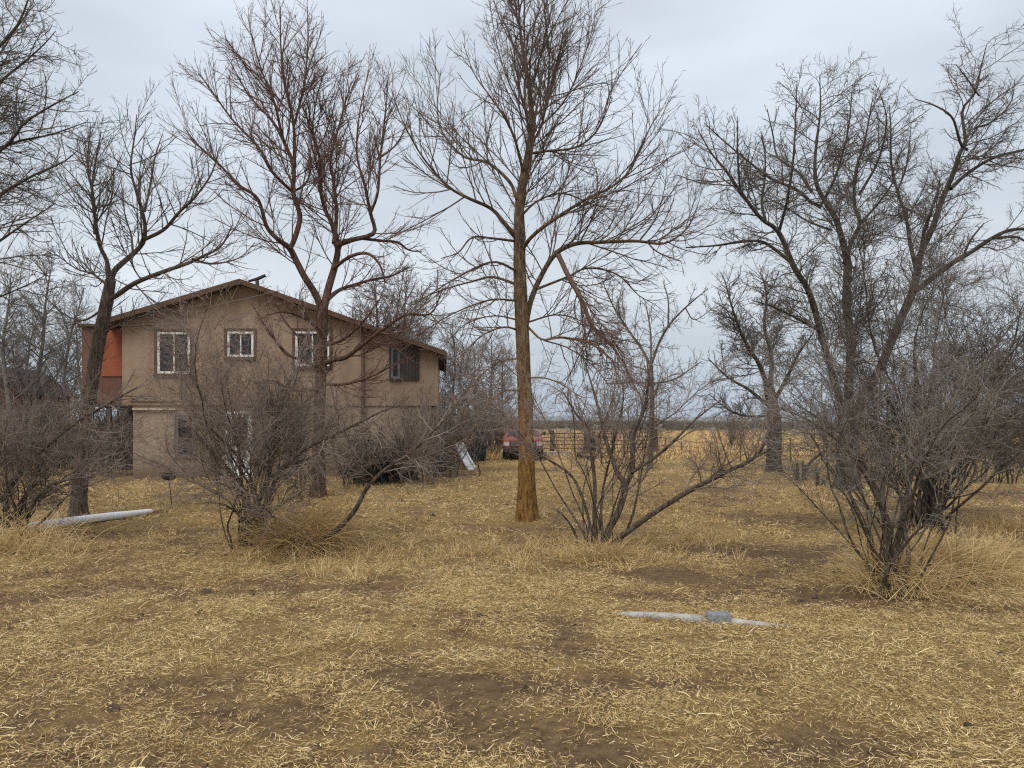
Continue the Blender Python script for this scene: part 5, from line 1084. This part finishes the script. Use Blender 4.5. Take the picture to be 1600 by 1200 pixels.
# taller uncut grass near the shrubs and on the left
p3, r3 = field_points(9.5, 15, 26, 3, 1.0); n3 = fbm(p3[:, 0] * .35 + 5, p3[:, 1] * .35, 3); near = np.zeros(len(p3))
for sx, sy in ((-3.95, 11.6), (-3.1, 11.2), (1.33, 11.4), (4.45, 8.9), (7.5, 13.6), (-8.6, 12.6)): near = np.maximum(near, np.clip(1.3 - np.hypot(p3[:, 0] - sx, p3[:, 1] - sy) / 1.2, 0, 1))
k = r3.random(len(p3)) < np.clip((n3 - .60) * 2.4 + near * .55 + (p3[:, 0] < -3.2) * .06, 0, 1); p3 = p3[k]
c_tall = tuft_collection('tall_tuft', [(26, 80 + s, .10, .24, .005, (.75, .40), .8) for s in range(5)], M['tallgrass'])
scatter('tall_grass', 'taller dry grass standing round the shrub feet', p3, r3.uniform(.5, 1.25, len(p3)), c_tall, 5, 3)
c_far = tuft_collection('field_tuft', [(34, 90 + s, .45, .42, .028, (.55, .5), .5) for s in range(4)], M['tallgrass'])
p4, r4 = field_points(38, 112, 3.0, 4, .4); scatter('field_grass', 'pale uncut grass of the field behind the fence', p4, r4.uniform(.5, 1.2, len(p4)), c_far, 4, 4)
c_sage = tuft_collection('scrub_clump', [(150, 120 + s, .6, .75, .07, (.5, .5), .4) for s in range(4)], M['sage'])
p5, r5 = field_points(105, 520, .020, 5, .3, dens=False); scatter('scrubland', 'grey brush on the plain towards the horizon', p5, r5.uniform(.6, 1.5, len(p5)), c_sage, 4, 5)

def thatch(name, px, py, lab, n, w, h, seed, m):
    """Tangle of long dry stalks at a shrub's foot."""
    rng = np.random.default_rng(seed); b = G(px, py); T = Tubes(); az = rng.random(n) * 6.283
    p0 = np.stack([rng.normal(size=n) * w[0], rng.normal(size=n) * w[1], np.zeros(n)], 1); d = nrm(np.stack([np.cos(az), np.sin(az), rng.uniform(.3, 2.2, n)], 1)); L = h * rng.uniform(.4, 1.3, n)
    P_ = np.empty((n, 6, 3)); P_[:, 0] = p0
    for j in range(1, 6): P_[:, j] = P_[:, j-1] + d * (L / 5)[:, None]; d = nrm(d + rng.normal(size=d.shape) * .16 - UP * .22)
    P_[:, :, 2] = np.maximum(P_[:, :, 2], .005)
    T.add(P_, np.linspace(.0031, .0015, 6)[None, :] * rng.uniform(.7, 1.5, n)[:, None], 3)
    V = np.concatenate(T.V); me = mesh_np(name, V, np.concatenate(T.Q)); a = me.attributes.new('tone', 'FLOAT', 'POINT'); a.data.foreach_set('value', np.repeat(rng.beta(2, 2, n), 18).astype(np.float32))
    o = link(name, me, m, None, b); tag(o, lab, kind='stuff')
thatch('dry_grass_tangle', 1480, 905, 'tangled tan stalks heaped right of the nearest shrub foot', 3000, (.30, .20), .62, 1, M['tallgrass'])
thatch('dry_grass_tangle', 1400, 922, 'dry stalks caught in the stems of the nearest right shrub', 700, (.22, .2), .8, 2, M['tallgrass'])
thatch('dry_grass_tangle', 470, 862, 'bleached stalk tangle between the two feet of the broad shrub', 1900, (.28, .20), .95, 3, M['tallgrass'])
thatch('dry_grass_tangle', 940, 874, 'dry grass tuft at the foot of the multi-stem shrub', 700, (.28, .15), .42, 4, M['tallgrass'])
thatch('dry_grass_tangle', 20, 866, 'dry stalks under the shrub at the left edge', 800, (.45, .25), .7, 5, M['tallgrass'])
thatch('dry_grass_tangle', 1550, 892, 'thin upright weed stalks at the right end of the grass heap', 260, (.30, .2), .6, 6, M['tallgrass'])
thatch('dry_grass_tangle', 1575, 745, 'reddish dry weeds along the fence at the right edge', 900, (1.6, .8), .9, 7, M['tallgrass'])
# dark clods and droppings lying in the straw
def clods():
    rng = np.random.default_rng(8); c = bpy.data.collections.new('clod'); c2 = bpy.data.collections.new('crumb')
    for k in range(8):
        bm = bmesh.new(); bmesh.ops.create_icosphere(bm, subdivisions=1 if k > 3 else 2, radius=.03)
        for v in bm.verts: v.co *= 1 + rng.normal() * .16; v.co.z *= .6
        me = bpy.data.meshes.new('clod'); bm.to_mesh(me); bm.free(); me.materials.append(M['clod'] if k < 4 else M['crumb']); (c if k < 4 else c2).objects.link(bpy.data.objects.new(f'clod_{k}', me))
    p, r = field_points(3.0, 20, 1.6, 12, dens=False); scatter('soil_clods', 'small dark soil clods scattered in the straw', p, r.gamma(2.0, .26, len(p)) + .15, c, 4, 9, tilt=.5)
    p, r = field_points(3.0, 15, 190, 13, dens=False); k = r.random(len(p)) < np.clip(.85 - density(p[:, 0], p[:, 1]) * 1.05, .04, 1); p = p[k]; scatter('soil_crumbs', 'loose brown soil crumbs on the bare patches', p, r.gamma(1.6, .14, len(p)) + .10, c2, 4, 10, tilt=.5)
clods()

# ------------------------------------------------------------------ the air: thin even haze over the plain
def haze():
    m = bpy.data.materials.new('haze_air'); m.use_nodes = True; N = m.node_tree.nodes; N.clear()
    out = N.new('ShaderNodeOutputMaterial'); v = N.new('ShaderNodeVolumePrincipled'); v.inputs['Density'].default_value = 0.00024
    v.inputs['Color'].default_value = (0.80, 0.87, 0.95, 1); m.node_tree.links.new(v.outputs[0], out.inputs['Volume'])
    b = MB(); b.box(-4400, 4400, -450, 4800, -4, 30); o = b.build('haze', m); tag(o, 'thin blue haze over the far plain', kind='stuff')
haze()
